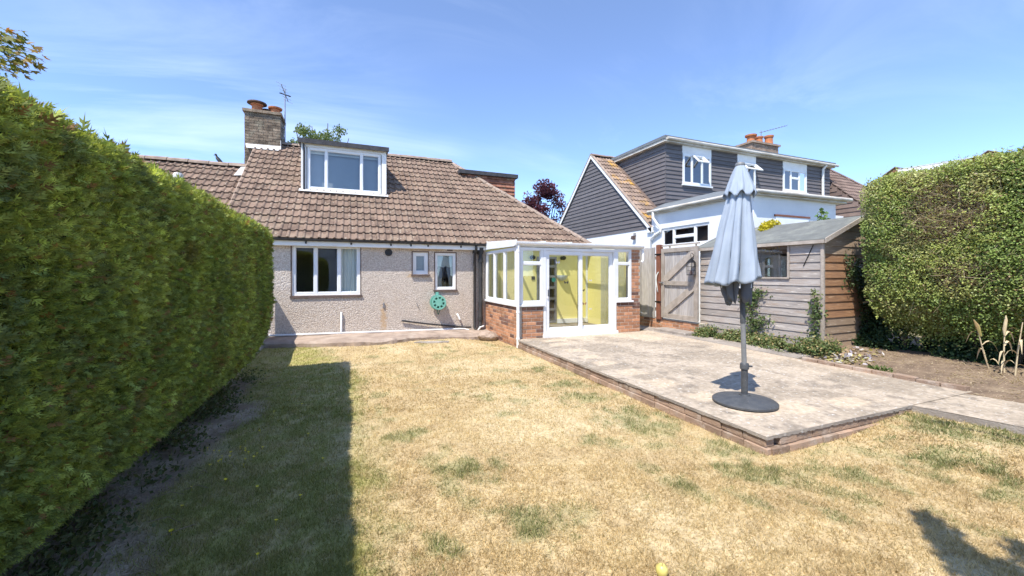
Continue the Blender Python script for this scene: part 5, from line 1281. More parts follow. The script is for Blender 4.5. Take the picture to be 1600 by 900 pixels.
# far house over the right-hand hedge: white fascia between red gable ends
fh = thing('far_house', 'distant house with white fascia and red tiled gables above the hedge', 'house', loc=(40, 17, 0))
def cam_pt(u, v, d):
    s, t = (u - 800) / 630, (430 - v) / 630
    return Vector((d * (math.sin(YAW) + s * math.cos(YAW)), d * (math.cos(YAW) - s * math.sin(YAW)), 1.5 + t * d))
A, B = cam_pt(1408, 262, 29.2), cam_pt(1523, 243, 26.3)
dv = (B - A); dv.z = 0; dv.normalize(); nv = Vector((-dv.y, dv.x, 0)); nv = nv if nv.y > 0 else -nv
zt = (A.z + B.z) / 2 + .15; L_ = (Vector((B.x, B.y, 0)) - Vector((A.x, A.y, 0))).length
def fbx(name, mt, s0, s1, n0, n1, z0, z1, par=fh):
    q = MB(); P_ = lambda s, n_, zz_: (A.x + dv.x * s + nv.x * n_, A.y + dv.y * s + nv.y * n_, zz_)
    q.hull8([P_(s0, n0, z0), P_(s1, n0, z0), P_(s1, n1, z0), P_(s0, n1, z0), P_(s0, n0, z1), P_(s1, n0, z1), P_(s1, n1, z1), P_(s0, n1, z1)]); return q.build(name, mt, par)
fbx('wall', 'white_render', -.3, L_ + .3, .4, 1.6, -.05, zt - .76); fbx('fascia', 'white_paint', -.2, L_ + .2, .1, .4, zt - .75, zt - .25); fbx('roof', 'lead', -.3, L_ + .3, .08, .5, zt - .248, zt - .2)
for s0, zg in ((-.45, zt - .12), (L_ + .5, zt - .05)):
    q = MB(); P_ = lambda s, n_, zz_: (A.x + dv.x * s + nv.x * n_, A.y + dv.y * s + nv.y * n_, zz_)
    q.prism([P_(s0 - .6, .6, zg - .45), P_(s0 + .55, .6, zg - .45), P_(s0 + .55, .6, zg - .1), P_(s0, .6, zg + .15)], tuple(nv * 1.2)); g_ = q.build('gable', 'tile_red', fh)
    q = MB(); q.prism([P_(s0 - .7, .5, zg - .38), P_(s0, .5, zg + .16), P_(s0 + .62, .5, zg - .12), P_(s0 + .62, .5, zg - .06), P_(s0, .5, zg + .22), P_(s0 - .75, .5, zg - .34)], tuple(nv * 1.3)); q.build('gable_roof', 'tile_brown', fh)
    fbx('brick_stack', 'brick', s0 - .58, s0 + .5, .7, 1.6, -.05, zg - .45)

# houses and hedge behind the camera: they show only as reflections in the panes
rh = thing('rear_house', 'brown roofed house behind the garden, seen reflected in the kitchen window', 'house', loc=(-2, -19, 0))
m = MB(); m.box(-8, -24, -.05, 4, -17, 4.6); m.build('wall', 'white_render', rh)
m = MB(); m.prism([(-8.4, -16.6, 4.5), (-8.4, -24.4, 4.5), (-8.4, -20.5, 7.6)], (12.8, 0, 0)); m.build('roof', 'tile_brown', rh)
for x in (-6.5, -2.8, 1.2):
    window(rh, (x + 1.8, -17, 2.9), (-1, 0, 0), 1.8, 1.2, mull=(.6, 1.2), glass='glass_dark')
# ------------------------------------------------------------------ vegetation
def sprays(P, Nrm, size, k=6):
    """flat fern-like conifer sprays: a spine with k leaflets fanned to both sides"""
    n = len(P)
    D = unit(Nrm * .9 + rdir(n) * .75 + np.array([0, 0, .25])); S = unit(np.cross(D, rdir(n))); U = np.cross(S, D)
    out = []; idx = []
    sz = size[:, None]
    for j in range(k):
        t = (j // 2) / (k / 2); sd = 1 if j % 2 else -1
        base = P + D * sz * (t * .75)
        dr = unit(D * .8 + S * sd * (.75 - .35 * t) + U * RNG.uniform(-.25, .25, (n, 1)))
        ln = size * (.55 - .28 * t) * RNG.uniform(.75, 1.2, n)
        out.append(leaves(base, dr, U, ln, size * .075).reshape(n, 4, 3)); idx.append(np.arange(n))
    out.append(leaves(P, D, U, size * 1.12, size * .05).reshape(n, 4, 3)); idx.append(np.arange(n))
    return np.concatenate(out).reshape(-1, 3), np.concatenate(idx)

# --- left conifer hedge
HY0, HY1 = -2.5, 6.72
prof = np.array([(-1.58, .06), (-1.42, .22), (-1.20, .42), (-1.07, .72), (-1.02, 1.15), (-1.02, 1.65), (-1.03, 2.03), (-1.08, 2.12), (-1.30, 2.165), (-1.7, 2.17), (-2.1, 2.15), (-2.25, 2.0)])
seg = np.linalg.norm(np.diff(prof, axis=0), axis=1); cum = np.concatenate([[0], np.cumsum(seg)])
def hedge_pt(s, y):
    x = np.interp(s, cum, prof[:, 0]); z = np.interp(s, cum, prof[:, 1]); e = .02
    dx = np.interp(s + e, cum, prof[:, 0]) - np.interp(s - e, cum, prof[:, 0]); dz = np.interp(s + e, cum, prof[:, 1]) - np.interp(s - e, cum, prof[:, 1])
    N = unit(np.stack([dz, np.zeros_like(dx), -dx], 1)); P = np.stack([x, y, z], 1)
    bulge = (fbm(P, 1.1, 61, 3) - .5) * .10 + (fbm(P, 4.5, 62, 3) - .5) * .07
    # rounded far end
    e_ = sstep(y, HY1 - .12, HY1); 
    P = P + N * bulge[:, None] - N * (e_ * .10)[:, None]
    return P, N
hedge = thing('conifer_hedge', 'tall dense clipped conifer hedge standing in its own shade beside the lawn', 'hedge', loc=(-1.6, 2.5, 0))
Ps, Ns, Sz = [], [], []
for y0, y1, dens, sz in ((-2.5, .9, 500, .14), (.9, 2.4, 8800, .040), (2.4, 4.2, 6200, .047), (4.2, HY1, 4000, .058)):
    n = int((y1 - y0) * cum[-1] * dens)
    s = RNG.uniform(.05, cum[-1], n); y = RNG.uniform(y0, y1, n); P, N = hedge_pt(s, y)
    dpt = RNG.random(n) ** 1.6 * .10; Ps.append(P - N * dpt[:, None]); Ns.append(N); Sz.append(RNG.uniform(.7, 1.35, n) * sz)
n = 5200                                                                                       # far end face
x = RNG.uniform(-2.2, -1.05, n); z = RNG.uniform(.2, 2.12, n); y = HY1 - .06 + RNG.uniform(-.08, .06, n)
ok = x < np.interp(z, prof[:7, 1], prof[:7, 0])
P = np.stack([x, y, z], 1)[ok]; Ps.append(P); Ns.append(np.tile([0.15, 1, 0.1], (len(P), 1))); Sz.append(RNG.uniform(.06, .12, len(P)))
# stray shoots along the clipped top
n = 900; s = RNG.uniform(cum[6], cum[9], n); P, N = hedge_pt(s, RNG.uniform(.8, HY1 - .1, n)); Ps.append(P); Ns.append(N + np.array([0, 0, 1.4])); Sz.append(RNG.uniform(.05, .10, n))
P = np.concatenate(Ps); N = unit(np.concatenate(Ns)); S_ = np.concatenate(Sz)
V, idx = sprays(P, N, S_)
big = fbm(P, 1.5, 71, 4); mid = fbm(P, 6, 72, 3)
c = lerp((.21, .27, .07), (.32, .375, .10), sstep(big, .38, .62)); c = lerp(c, (.15, .19, .09), .6 * sstep(mid, .55, .68))
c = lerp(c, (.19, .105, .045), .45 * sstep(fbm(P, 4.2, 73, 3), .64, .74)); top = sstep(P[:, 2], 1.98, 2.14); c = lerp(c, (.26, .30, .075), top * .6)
c = c * (RNG.uniform(.55, 1.0, (len(P), 1)) + 1.1 * RNG.random((len(P), 1)) ** 3); br = RNG.random(len(P)) < .05; c[br] = np.array((.30, .18, .08)) * RNG.uniform(.6, 1.2, (br.sum(), 1))
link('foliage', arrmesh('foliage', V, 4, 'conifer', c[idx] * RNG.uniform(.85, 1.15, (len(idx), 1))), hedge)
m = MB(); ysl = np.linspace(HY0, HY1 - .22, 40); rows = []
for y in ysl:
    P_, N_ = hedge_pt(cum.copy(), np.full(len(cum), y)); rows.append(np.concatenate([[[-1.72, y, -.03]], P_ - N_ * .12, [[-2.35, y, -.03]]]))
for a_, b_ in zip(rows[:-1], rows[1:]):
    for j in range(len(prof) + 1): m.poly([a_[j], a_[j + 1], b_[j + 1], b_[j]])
m.poly(list(rows[-1])); m.build('light_block_core', 'hedge_core', hedge, True)  # solid dark core, added so no light leaks through the hedge
for i in range(16):
    y = -.5 + i * .46; x = -1.72 + random.uniform(-.06, .06); q = MB(); q.tube([(x, y, -.03), (x + random.uniform(-.02, .02), y + random.uniform(-.03, .03), .3), (x - .02, y, .8)], [.035, .03, .025], 7); q.build('stem', 'bark', hedge)
# low dark weeds and twigs at the hedge foot
n = 6500; y = RNG.uniform(.6, 6.9, n); P = np.stack([RNG.normal(-1.42, .12, n) + .05 * np.sin(y * 5), y, RNG.random(n) ** 2 * .16], 1); P = P[fbm(P, 2.5, 81, 2) > .42]; n = len(P)
V = leaves(P, rdir(n) + np.array([.3, 0, .5]), rdir(n), RNG.uniform(.02, .05, n), RNG.uniform(.007, .016, n))
tag(link('ground_ivy', arrmesh('ground_ivy', V, 4, 'leaf', lerp((.08, .11, .04), (.16, .17, .08), RNG.random(n)))), 'low dark ivy and weeds along the foot of the conifer hedge', 'ground cover', kind='stuff')
tw = MB()
for i in range(70):
    y = random.uniform(1.2, 6.5); x = random.uniform(-1.45, -.8); a_ = random.uniform(0, PI); l = random.uniform(.05, .22); tw.tube([(x, y, .012), (x + l * .5 * math.cos(a_), y + l * .5 * math.sin(a_), .03), (x + l * math.cos(a_ + .3), y + l * math.sin(a_ + .3), .014)], .0022, 3)
tag(tw.build('fallen_twigs', 'twig'), 'thin dry twigs scattered on the bare soil by the hedge', 'twigs', kind='stuff')
# fence hidden behind the end of the hedge; its shadow lies on the apron
fe = thing('boundary_fence', 'low board fence between the hedge end and the bungalow wall', 'fence', loc=(-1.55, 8.2, 0))
y = 6.95
while y < 9.64: MB().box(-1.58, y, .0, -1.56, y + .14, 1.26).build('board', 'wood_vert', fe); y += .145
MB().box(-1.62, 6.95, .9, -1.582, 9.65, .98).build('rail', 'wood_rail', fe)

# --- yellow flowers in the shaded grass
fm = MB()
for k in range(9):
    a0 = 2 * PI * k / 9; d = Vector((math.cos(a0), math.sin(a0), 0)); s = Vector((-d.y, d.x, 0)); fm.poly([(0, 0, .022), tuple(d * .006 + s * .003 + Vector((0, 0, .024))), tuple(d * .011 + Vector((0, 0, .025))), tuple(d * .006 - s * .003 + Vector((0, 0, .024)))])
fm.tube([(0, 0, 0), (0, 0, .022)], .0012, 4); fme = fm.mesh('wild_flower', 'petal_yellow')
fpos = [(-.9 + RNG.normal() * .13, 4.0 + RNG.normal() * .22) for _ in range(22)] + [(-1.02, 3.45), (-1.0, 3.2), (-.95, 2.9), (-.41, 2.78), (-.3, 3.03), (-.45, 2.5), (-.6, 3.3), (-.35, 4.2), (-.75, 5.0), (-.5, 5.2), (-.2, 3.6)]
for i, (x, y) in enumerate(fpos):
    z = float(lawn_z(np.array([[x, y, 0]]))[0]); o = link('wild_flower', fme, None, (x, y, z), (random.uniform(-.3, .3), random.uniform(-.3, .3), random.uniform(0, 6)), (random.uniform(.9, 1.3),) * 3)
    tag(o, 'tiny yellow wild flower in the shaded green grass by the hedge', 'flower', 'wild flowers in the shaded grass')

# --- right broadleaf hedge, undercut, with bare brown patches
rhg = thing('privet_hedge', 'tall leafy broadleaf hedge with bare twiggy patches beyond the flower bed', 'hedge', loc=(8.8, 2, 0))
rprof = np.array([(8.75, .55), (8.25, .85), (7.98, 1.15), (7.90, 1.6), (7.88, 2.2), (7.88, 2.85), (7.93, 3.04), (8.1, 3.12), (8.8, 3.14), (9.3, 3.12)])
rseg = np.linalg.norm(np.diff(rprof, axis=0), axis=1); rcum = np.concatenate([[0], np.cumsum(rseg)])
RY0, RY1 = -2.0, 4.06
def rh_pt(s, y):
    x = np.interp(s, rcum, rprof[:, 0]); z = np.interp(s, rcum, rprof[:, 1]); e = .03
    dx = np.interp(s + e, rcum, rprof[:, 0]) - np.interp(s - e, rcum, rprof[:, 0]); dz = np.interp(s + e, rcum, rprof[:, 1]) - np.interp(s - e, rcum, rprof[:, 1])
    N = unit(np.stack([-dz, np.zeros_like(dx), dx], 1)); P = np.stack([x, y, z], 1)
    P = P + N * ((fbm(P, 1.2, 91, 3) - .5) * .20 + (fbm(P, 4, 92, 3) - .5) * .2 - .08 * sstep(y, RY1 - .3, RY1))[:, None]
    return P, N
def bare(P):
    d = np.hypot((P[:, 1] - 3.05) / .42, (P[:, 2] - 2.45) / .42) + (fbm(P, 5, 95, 3) - .5) * 1.5
    d2 = np.hypot((P[:, 1] - 2.9) / .5, (P[:, 2] - 1.5) / .22) + (fbm(P, 5, 96, 3) - .5) * 1.6
    return np.maximum(1 - sstep(d, .6, 1.1), .8 * (1 - sstep(d2, .6, 1.1)))
Ps, Ns = [], []
for y0, y1, dens in ((RY0, 1.2, 1200), (1.2, RY1, 12500)):
    n = int((y1 - y0) * rcum[-1] * dens); s = RNG.uniform(0, rcum[-1], n); P, N = rh_pt(s, RNG.uniform(y0, y1, n)); Ps.append(P - N * (RNG.random(n) ** 1.3 * .26 - .03)[:, None]); Ns.append(N)
n = 22000; P = np.stack([RNG.uniform(7.95, 9.3, n), RY1 - .16 + RNG.uniform(-.16, .12, n), RNG.uniform(.6, 3.1, n)], 1); ok = P[:, 0] > np.interp(P[:, 2], rprof[:7, 1], rprof[:7, 0]) + .04 - 0.0 * P[:, 2]; Ps.append(P[ok]); Ns.append(np.tile([-.3, 1., .1], (ok.sum(), 1)))
n = 1500; s = RNG.uniform(rcum[5], rcum[8], n); P, N = rh_pt(s, RNG.uniform(.5, RY1 - .1, n)); Ps.append(P + np.array([0, 0, 1]) * RNG.uniform(0, .10, (n, 1))); Ns.append(N)
n = 14000; s = RNG.uniform(0, rcum[3], n); P, N = rh_pt(s, RNG.uniform(.6, RY1 - .05, n)); hang = fbm(P * np.array([1, 1, 0]), 3.2, 141, 3); P = P - np.array([0, 0, 1]) * (RNG.random((n, 1)) * .32 * sstep(hang, .45, .65)[:, None]) + N * RNG.uniform(-.2, .12, (n, 1)); P[:, 2] = np.maximum(P[:, 2], .3); Ps.append(P); Ns.append(N + np.array([-.5, 0, .6]))
P = np.concatenate(Ps); N = unit(np.concatenate(Ns)); gaps = fbm(P, 3.4, 97, 3)
k = RNG.random(len(P)) > np.maximum(bare(P) * .86, .45 * (1 - sstep(gaps, .28, .40))); P, N = P[k], N[k]; n = len(P)
big = fbm(P, 1.4, 98, 3); c = lerp((.20, .27, .07), (.33, .375, .105), sstep(big, .38, .62)); c = lerp(c, (.38, .36, .15), .6 * sstep(fbm(P, 3, 99, 3), .55, .68)); c = c * RNG.uniform(.6, 1.45, (n, 1))
br = RNG.random(n) < .06; c[br] = np.array((.26, .19, .09)) * RNG.uniform(.7, 1.2, (br.sum(), 1))
V = leaves(P, N * .35 + rdir(n) * .8, N * .8 + np.array([-.3, -.2, .7]) + rdir(n) * .6, RNG.uniform(.022, .042, n), RNG.uniform(.0075, .0125, n), .25)
link('foliage', arrmesh('foliage', V, 4, 'leaf_gloss', c), rhg)
n = 30000; s = RNG.uniform(.2, rcum[6], n); P, N = rh_pt(s, RNG.uniform(.6, RY1 - .1, n)); P -= N * RNG.uniform(0, .25, (n, 1)); k = (RNG.random(n) < bare(P) * .95 + .12); P, N = P[k], N[k]; n = len(P)
D = unit(rdir(n) + N * .5 + np.array([0, 0, .5])); Ln = RNG.uniform(.08, .30, n); S1 = unit(np.cross(D, rdir(n))); W = RNG.uniform(.0016, .0038, n)[:, None]
V = np.stack([P - S1 * W, P + S1 * W, P + D * Ln[:, None] + S1 * W * .5, P + D * Ln[:, None] - S1 * W * .5], 1).reshape(-1, 3)
link('twigs', arrmesh('twigs', V, 4, 'leaf', lerp((.26, .20, .13), (.50, .41, .29), RNG.random(n))), rhg)
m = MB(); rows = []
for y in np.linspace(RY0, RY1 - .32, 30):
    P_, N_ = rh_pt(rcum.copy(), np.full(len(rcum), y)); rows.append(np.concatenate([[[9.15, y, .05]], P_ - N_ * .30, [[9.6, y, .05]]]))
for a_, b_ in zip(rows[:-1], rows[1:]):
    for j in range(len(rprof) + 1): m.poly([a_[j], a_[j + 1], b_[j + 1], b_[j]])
m.poly(list(rows[-1])); m.build('light_block_core', 'hedge_core', rhg, True)  # added dark backing, blocks light behind and under the leaves
for i in range(13):
    y = -1.2 + i * .42; x = 8.75 + random.uniform(-.15, .2); q = MB(); pts = [(x, y, .15), (x - .06, y + random.uniform(-.1, .1), .6), (x - .2, y + random.uniform(-.2, .2), 1.2)]; q.tube(pts, [.035, .028, .02], 6); q.tube([pts[1], (x - .35, y + random.uniform(-.3, .3), 1.1)], [.018, .01], 5); q.build('stem', 'bark', rhg)
# ivy and undergrowth below it
n = 30000; y = RNG.uniform(.2, 4.4, n); x = RNG.uniform(8.35, 9.6, n); P = np.stack([x, y, .2 + RNG.random(n) * (x - 8.2) * .95], 1); P = P[fbm(P, 2.6, 101, 3) > .44]; n = len(P)
V = leaves(P, rdir(n) + np.array([-.4, -.3, .2]), rdir(n) + np.array([-.6, -.2, .6]), RNG.uniform(.03, .075, n), RNG.uniform(.012, .03, n))
tag(link('undergrowth', arrmesh('undergrowth', V, 4, 'leaf_gloss', lerp((.03, .065, .025), (.07, .12, .05), RNG.random(n)))), 'dark ivy and weeds in the shade under the leafy hedge', 'undergrowth', kind='stuff')
# loose litter on the bed
n = 5200; P = np.stack([RNG.uniform(6.7, 9.0, n), RNG.uniform(.6, 4.45, n), np.zeros(n)], 1); P[:, 2] = bed_z(P) + .004; P = P[fbm(P, 3, 103, 3) > .45]; n = len(P)
V = leaves(P, rdir(n) * np.array([1, 1, .25]), np.tile([0, 0, 1.], (n, 1)) + rdir(n) * .4, RNG.uniform(.015, .06, n), RNG.uniform(.002, .010, n))
tag(link('leaf_litter', arrmesh('leaf_litter', V, 4, 'leaf', lerp((.30, .22, .13), (.55, .46, .32), RNG.random(n)))), 'dry leaves and stalks scattered over the bare flower bed', 'leaf litter', kind='stuff')

# --- ivy at the shed
def ivy(name, label, stems, nleaf, spread, size=(.03, .06), cols=((.05, .10, .03), (.16, .19, .07)), nrm=(-1, 0, .3)):
    t = thing(name, label, 'ivy', loc=tuple(stems[0][0])); st_ = MB(); pts = []
    for s in stems:
        st_.tube(s, .006, 4)
        for a_, b_ in zip(s[:-1], s[1:]):
            for _ in range(max(1, int(nleaf * (Vector(b_) - Vector(a_)).length))):
                pts.append(Vector(a_).lerp(Vector(b_), random.random()))
    st_.build('stem', 'bark', t)
    P = np.array([p[:] for p in pts]); n = len(P); P = P + RNG.normal(size=(n, 3)) * np.array(spread); P[:, 2] = np.maximum(P[:, 2], .12)
    N = unit(np.array(nrm) + rdir(n) * .6)
    V = leaves(P, rdir(n) + np.array([0, 0, -.4]), N, RNG.uniform(*size, n), RNG.uniform(size[0] * .4, size[1] * .42, n))
    link('foliage', arrmesh('foliage', V, 4, 'leaf_gloss', lerp(cols[0], cols[1], RNG.random(n)) * RNG.uniform(.7, 1.3, (n, 1))), t)
X_ = SX - .06
ivy('ivy', 'ivy climbing the long side of the shed behind the parasol', [[(X_, 5.62, .2), (X_, 5.60, .6), (X_, 5.70, .95), (X_, 5.72, 1.25)], [(X_, 5.60, .5), (X_, 5.42, .62), (X_, 5.30, .66)], [(X_, 5.70, .95), (X_, 5.55, 1.12), (X_, 5.38, 1.2)], [(X_, 5.70, 1.0), (X_, 5.85, 1.2), (X_, 5.98, 1.22)]], 430, (.03, .075, .06))
ivy('ivy', 'ivy strand running up the front corner post of the shed', [[(X_ + .0, 4.46, .15), (X_ - .01, 4.46, .6), (X_, 4.47, 1.0), (X_, 4.47, 1.22)], [(X_, 4.46, .8), (X_ + .12, 4.38, .86)]], 330, (.02, .045, .04))
ivy('ivy', 'thick dark ivy over the right half of the brown shed end', [[(8.75, 4.36, .2), (8.7, 4.36, .8), (8.62, 4.37, 1.3), (8.45, 4.37, 1.5), (8.2, 4.38, 1.42)], [(8.6, 4.37, 1.3), (8.42, 4.37, 1.62), (8.18, 4.38, 1.75)], [(8.95, 4.34, .2), (8.9, 4.35, .9), (8.8, 4.36, 1.5)], [(9.15, 4.34, .2), (9.0, 4.35, .7), (9.0, 4.36, 1.2)]], 620, (.09, .04, .10), cols=((.03, .065, .025), (.10, .13, .05)), nrm=(0, -1, .3))
n = 17000; y = RNG.uniform(4.1, 6.75, n); P = np.stack([SX - .16 + RNG.normal(size=n) * .12 - .08 * np.sin(y * 3), y, .15 + np.abs(RNG.normal(size=n)) * .085], 1); P[:, 0] = np.maximum(P[:, 0], 6.78); k = P[:, 1] < 4.6
P[k, 2] += RNG.random(k.sum()) * .12; P = P[(fbm(P, 3.5, 107, 3) > .34)]; n = len(P)
V = leaves(P, rdir(n) + np.array([-.3, 0, .3]), rdir(n) * .7 + np.array([-.4, -.2, .8]), RNG.uniform(.025, .055, n), RNG.uniform(.011, .022, n))
c = lerp((.07, .12, .04), (.20, .22, .085), RNG.random(n)); dr_ = RNG.random(n) < .15; c[dr_] = (.36, .28, .13)
tag(link('ground_ivy', arrmesh('ground_ivy', V, 4, 'leaf_gloss', c)), 'ivy creeping along the foot of the shed at the patio edge', 'ground cover', kind='stuff')
be = thing('bed_edging', 'row of half-buried old bricks edging the flower bed by the patio', 'edging', loc=(6.7, 3.6, .1))
for i in range(8):
    y = 4.05 - i * .228; link('brick', brick_mesh('brick_pale'), be, (6.64 + random.uniform(-.01, .01), y, .175 + random.uniform(-.008, .006)), (random.uniform(-.05, .05), random.uniform(-.05, .05), PI / 2 + random.uniform(-.05, .05)))
# heap of faded scraps, shard, weeds
n = 620; P = np.stack([RNG.normal(7.32, .26, n), RNG.normal(4.03, .17, n), np.zeros(n)], 1); P[:, 0] = np.clip(P[:, 0], 6.8, 8.1); P[:, 1] = np.clip(P[:, 1], 3.5, 4.36); P[:, 2] = bed_z(P) + RNG.random(n) * .05
pal = np.array([(.62, .58, .62), (.34, .32, .40), (.55, .52, .20), (.50, .36, .24), (.70, .68, .66), (.22, .18, .17), (.42, .34, .22)])
V = leaves(P, rdir(n) * np.array([1, 1, .4]), np.tile([0, 0, 1.], (n, 1)) + rdir(n) * .6, RNG.uniform(.03, .11, n), RNG.uniform(.010, .035, n))
tag(link('scrap_heap', arrmesh('scrap_heap', V, 4, 'leaf', pal[RNG.integers(0, len(pal), n)] * RNG.uniform(.8, 1.1, (n, 1)))), 'heap of faded petals and paper scraps on the bed by the shed', 'litter heap', kind='stuff')
m = MB()
for i in range(6):
    a0, a1 = -.6 + i * .2, -.4 + i * .2; m.prism([(.09 * math.cos(a0), .09 * math.sin(a0), 0), (.09 * math.cos(a1), .09 * math.sin(a1), 0), (.11 * math.cos(a1), .11 * math.sin(a1), .12), (.11 * math.cos(a0), .11 * math.sin(a0), .12)], (-.01, 0, 0))
tag(m.build('pot_shard', 'terracotta', None, False, None), 'curved orange terracotta pot shard lying beside the scrap heap', 'pot shard').location = (7.62, 3.80, .21)
bpy.data.objects['pot_shard'].rotation_euler = (.2, 1.1, .5)
def weed(x, y, r, nleaf, lab, base):
    n = nleaf; a_ = RNG.uniform(0, 2 * PI, n); rr = r * np.sqrt(RNG.random(n)); P = np.stack([x + rr * np.cos(a_), y + rr * np.sin(a_), base + RNG.random(n) * .06], 1)
    V = leaves(P, np.stack([np.cos(a_), np.sin(a_), RNG.uniform(.3, 1.4, n)], 1), rdir(n) + np.array([0, 0, 1]), RNG.uniform(.03, .06, n), RNG.uniform(.006, .013, n))
    tag(link('weed', arrmesh('weed', V, 4, 'leaf', lerp((.07, .13, .03), (.15, .20, .06), RNG.random(n)))), lab, 'weed')
weed(6.95, 3.32, .12, 160, 'small green weed growing behind the brick bed edging', .13)
weed(7.35, 4.33, .10, 110, 'low green weed at the foot of the brown shed end', .2)
# dried lily stalks
lp = thing('dried_plant', 'dead straw-coloured flower stalks with curled leaves on the bed', 'plant', loc=(7.9, 2.45, .2))
for x, y, h_, lean in ((8.02, 2.62, .62, (-.18, .06)), (7.88, 2.45, .66, (.01, 0)), (7.80, 2.34, .74, (.02, -.06)), (7.94, 2.30, .55, (.05, -.1))):
    b0 = Vector((x, y, .17)); tp = b0 + Vector((lean[0], lean[1], h_)); q = MB(); q.tube([b0, b0.lerp(tp, .5) + Vector((.01, .01, 0)), tp], [.009, .008, .005], 6); q.build('stalk', 'dead_leaf', lp, True)
    for k in range(4):
        t = .25 + .19 * k; p = b0.lerp(tp, t); a_ = random.uniform(0, 6.28); d = Vector((math.cos(a_), math.sin(a_), 0)); L2 = random.uniform(.10, .19); q = MB(); prev = None
        for i in range(6):
            u_ = i / 5; c_ = p + d * L2 * u_ + Vector((0, 0, .10 * math.sin(u_ * 2.6) - .16 * u_ * u_)); w_ = .013 * math.sin(PI * min(.98, u_ * .85 + .15)); s_ = Vector((-d.y, d.x, .3)) * w_
            if prev: q.poly([prev[0], prev[1], c_ + s_, c_ - s_])
            prev = (c_ - s_, c_ + s_)
        q.build('leaf', 'dead_leaf', lp)
q = MB(); q.tube([(7.88, 2.45, .72), (7.88, 2.45, .80), (7.89, 2.44, .92), (7.89, 2.44, .98)], [.009, .019, .016, .004], 8); q.build('seed_pod', 'dead_leaf', lp, True)
q = MB(); q.tube([(7.88, 2.66, .68), (7.84, 2.68, .82), (7.80, 2.70, .90)], [.012, .022, .006], 6); q.build('seed_head', 'dead_stem', lp, True)
n = 900; a_ = RNG.uniform(0, 2 * PI, n); P = np.stack([7.82 + RNG.normal(size=n) * .16, 2.22 + RNG.normal(size=n) * .2, np.full(n, .16)], 1); D = unit(np.stack([np.cos(a_), np.sin(a_), RNG.uniform(.2, 1.2, n)], 1)); S = unit(np.cross(D, rdir(n)))
link('dead_tuft', arrmesh('dead_tuft', tri_blades(P, D, S, RNG.uniform(.06, .18, n), RNG.uniform(.002, .004, n)), 3, 'blade', lerp((.42, .33, .18), (.62, .52, .33), RNG.random(n))), lp)
# yellow apple on the lawn
q = MB(); q.lathe([(.0, .012), (.012, .004), (.024, .008), (.031, .028), (.027, .046), (.014, .056), (.006, .052), (0, .048)], (0, 0, 0), 16); ap = thing('apple', 'small yellow windfall apple lying on the dry lawn', 'apple', loc=(1.44, 1.575, .0))
o = q.build('fruit', 'apple_yellow', ap, True); o.location = (1.44, 1.575, .008); q = MB(); q.tube([(1.44, 1.575, .055), (1.444, 1.577, .07)], .0015, 4); q.build('stalk', 'bark', ap)

# --- trees
def tree(name, label, base, limbs, clumps, leafn, lsize, cols, trunk_r=.08, mt='leaf', lw=.32, droop=0.0, crown_name='crown', fold=.15):
    t = thing(name, label, 'tree', loc=tuple(base)); q = MB()
    for k, l in enumerate(limbs):
        r0 = trunk_r if k == 0 else trunk_r * .45; q.tube(l, list(np.linspace(r0, r0 * .3, len(l))), 7)
    q.build('trunk', 'bark', t, True)
    Ps, Ds = [], []
    for (cx_, cy_, cz_, rx, ry, rz, w_) in clumps:
        n = int(leafn * w_); p = rdir(n) * (RNG.random((n, 1)) ** .45); p = p * np.array([rx, ry, rz]) + np.array([cx_, cy_, cz_]); nz_ = fbm(p, 1.6 / max(rx, .2), 131, 3); k = nz_ > .43; Ps.append(p[k])
    P = np.concatenate(Ps); n = len(P); N = rdir(n) + np.array([0, 0, .6]); D = rdir(n) + np.array([0, 0, -droop])
    L2 = RNG.uniform(lsize * .7, lsize * 1.3, n); c = lerp(cols[0], cols[1], RNG.random(n)) * RNG.uniform(.7, 1.3, (n, 1))
    link(crown_name, arrmesh(crown_name, leaves(P, D, N, L2, L2 * lw, fold), 4, mt, c), t)
    return t
def around(c, R, k, r, sq=1.0):
    out = []
    for _ in range(k):
        d = Vector((random.gauss(0, 1), random.gauss(0, 1), random.gauss(0, 1))).normalized() * R * random.uniform(.35, 1); out.append((c[0] + d.x, c[1] + d.y, c[2] + d.z * sq, r * random.uniform(.7, 1.2), r * random.uniform(.7, 1.2), r * random.uniform(.6, .95), 1.0 / k))
    return out
c0 = cam_pt(850, 330, 26); b0 = Vector((c0.x, c0.y, 0))
tree('copper_tree', 'dark purple-leaved tree showing between the two house roofs', b0, [[b0, b0 + Vector((.1, 0, 2)), Vector((c0.x, c0.y, 5.2))]] + [[b0 + Vector((0, 0, 2.5)), c0 + Vector((dx_, dy_, 1))] for dx_, dy_ in ((-1.2, 0), (1.2, .4), (.3, -1))], around((c0.x, c0.y, c0.z + .1), 1.75, 20, .62), 7000, .16, ((.075, .022, .04), (.16, .06, .085)), .14)
c0 = cam_pt(507, 228, 34); b0 = Vector((c0.x, c0.y, 0))
tree('distant_tree', 'thin-crowned green tree rising behind the bungalow dormer', b0, [[b0, b0 + Vector((.2, 0, 5)), Vector((c0.x, c0.y, c0.z))]] + [[b0 + Vector((.1, 0, 6)), c0 + Vector((dx_, dy_, dz_))] for dx_, dy_, dz_ in ((-2.2, 0, 1.2), (1.9, .4, 1), (.3, -1, 1.6), (-1, .5, 1.7))], around((c0.x, c0.y, c0.z - .2), 2.5, 24, .6, .7), 5200, .19, ((.11, .16, .06), (.20, .24, .11)), .2)
c0 = Vector((10.0, 7.0, 0)); sb = cam_pt(1206, 356, 8.75)
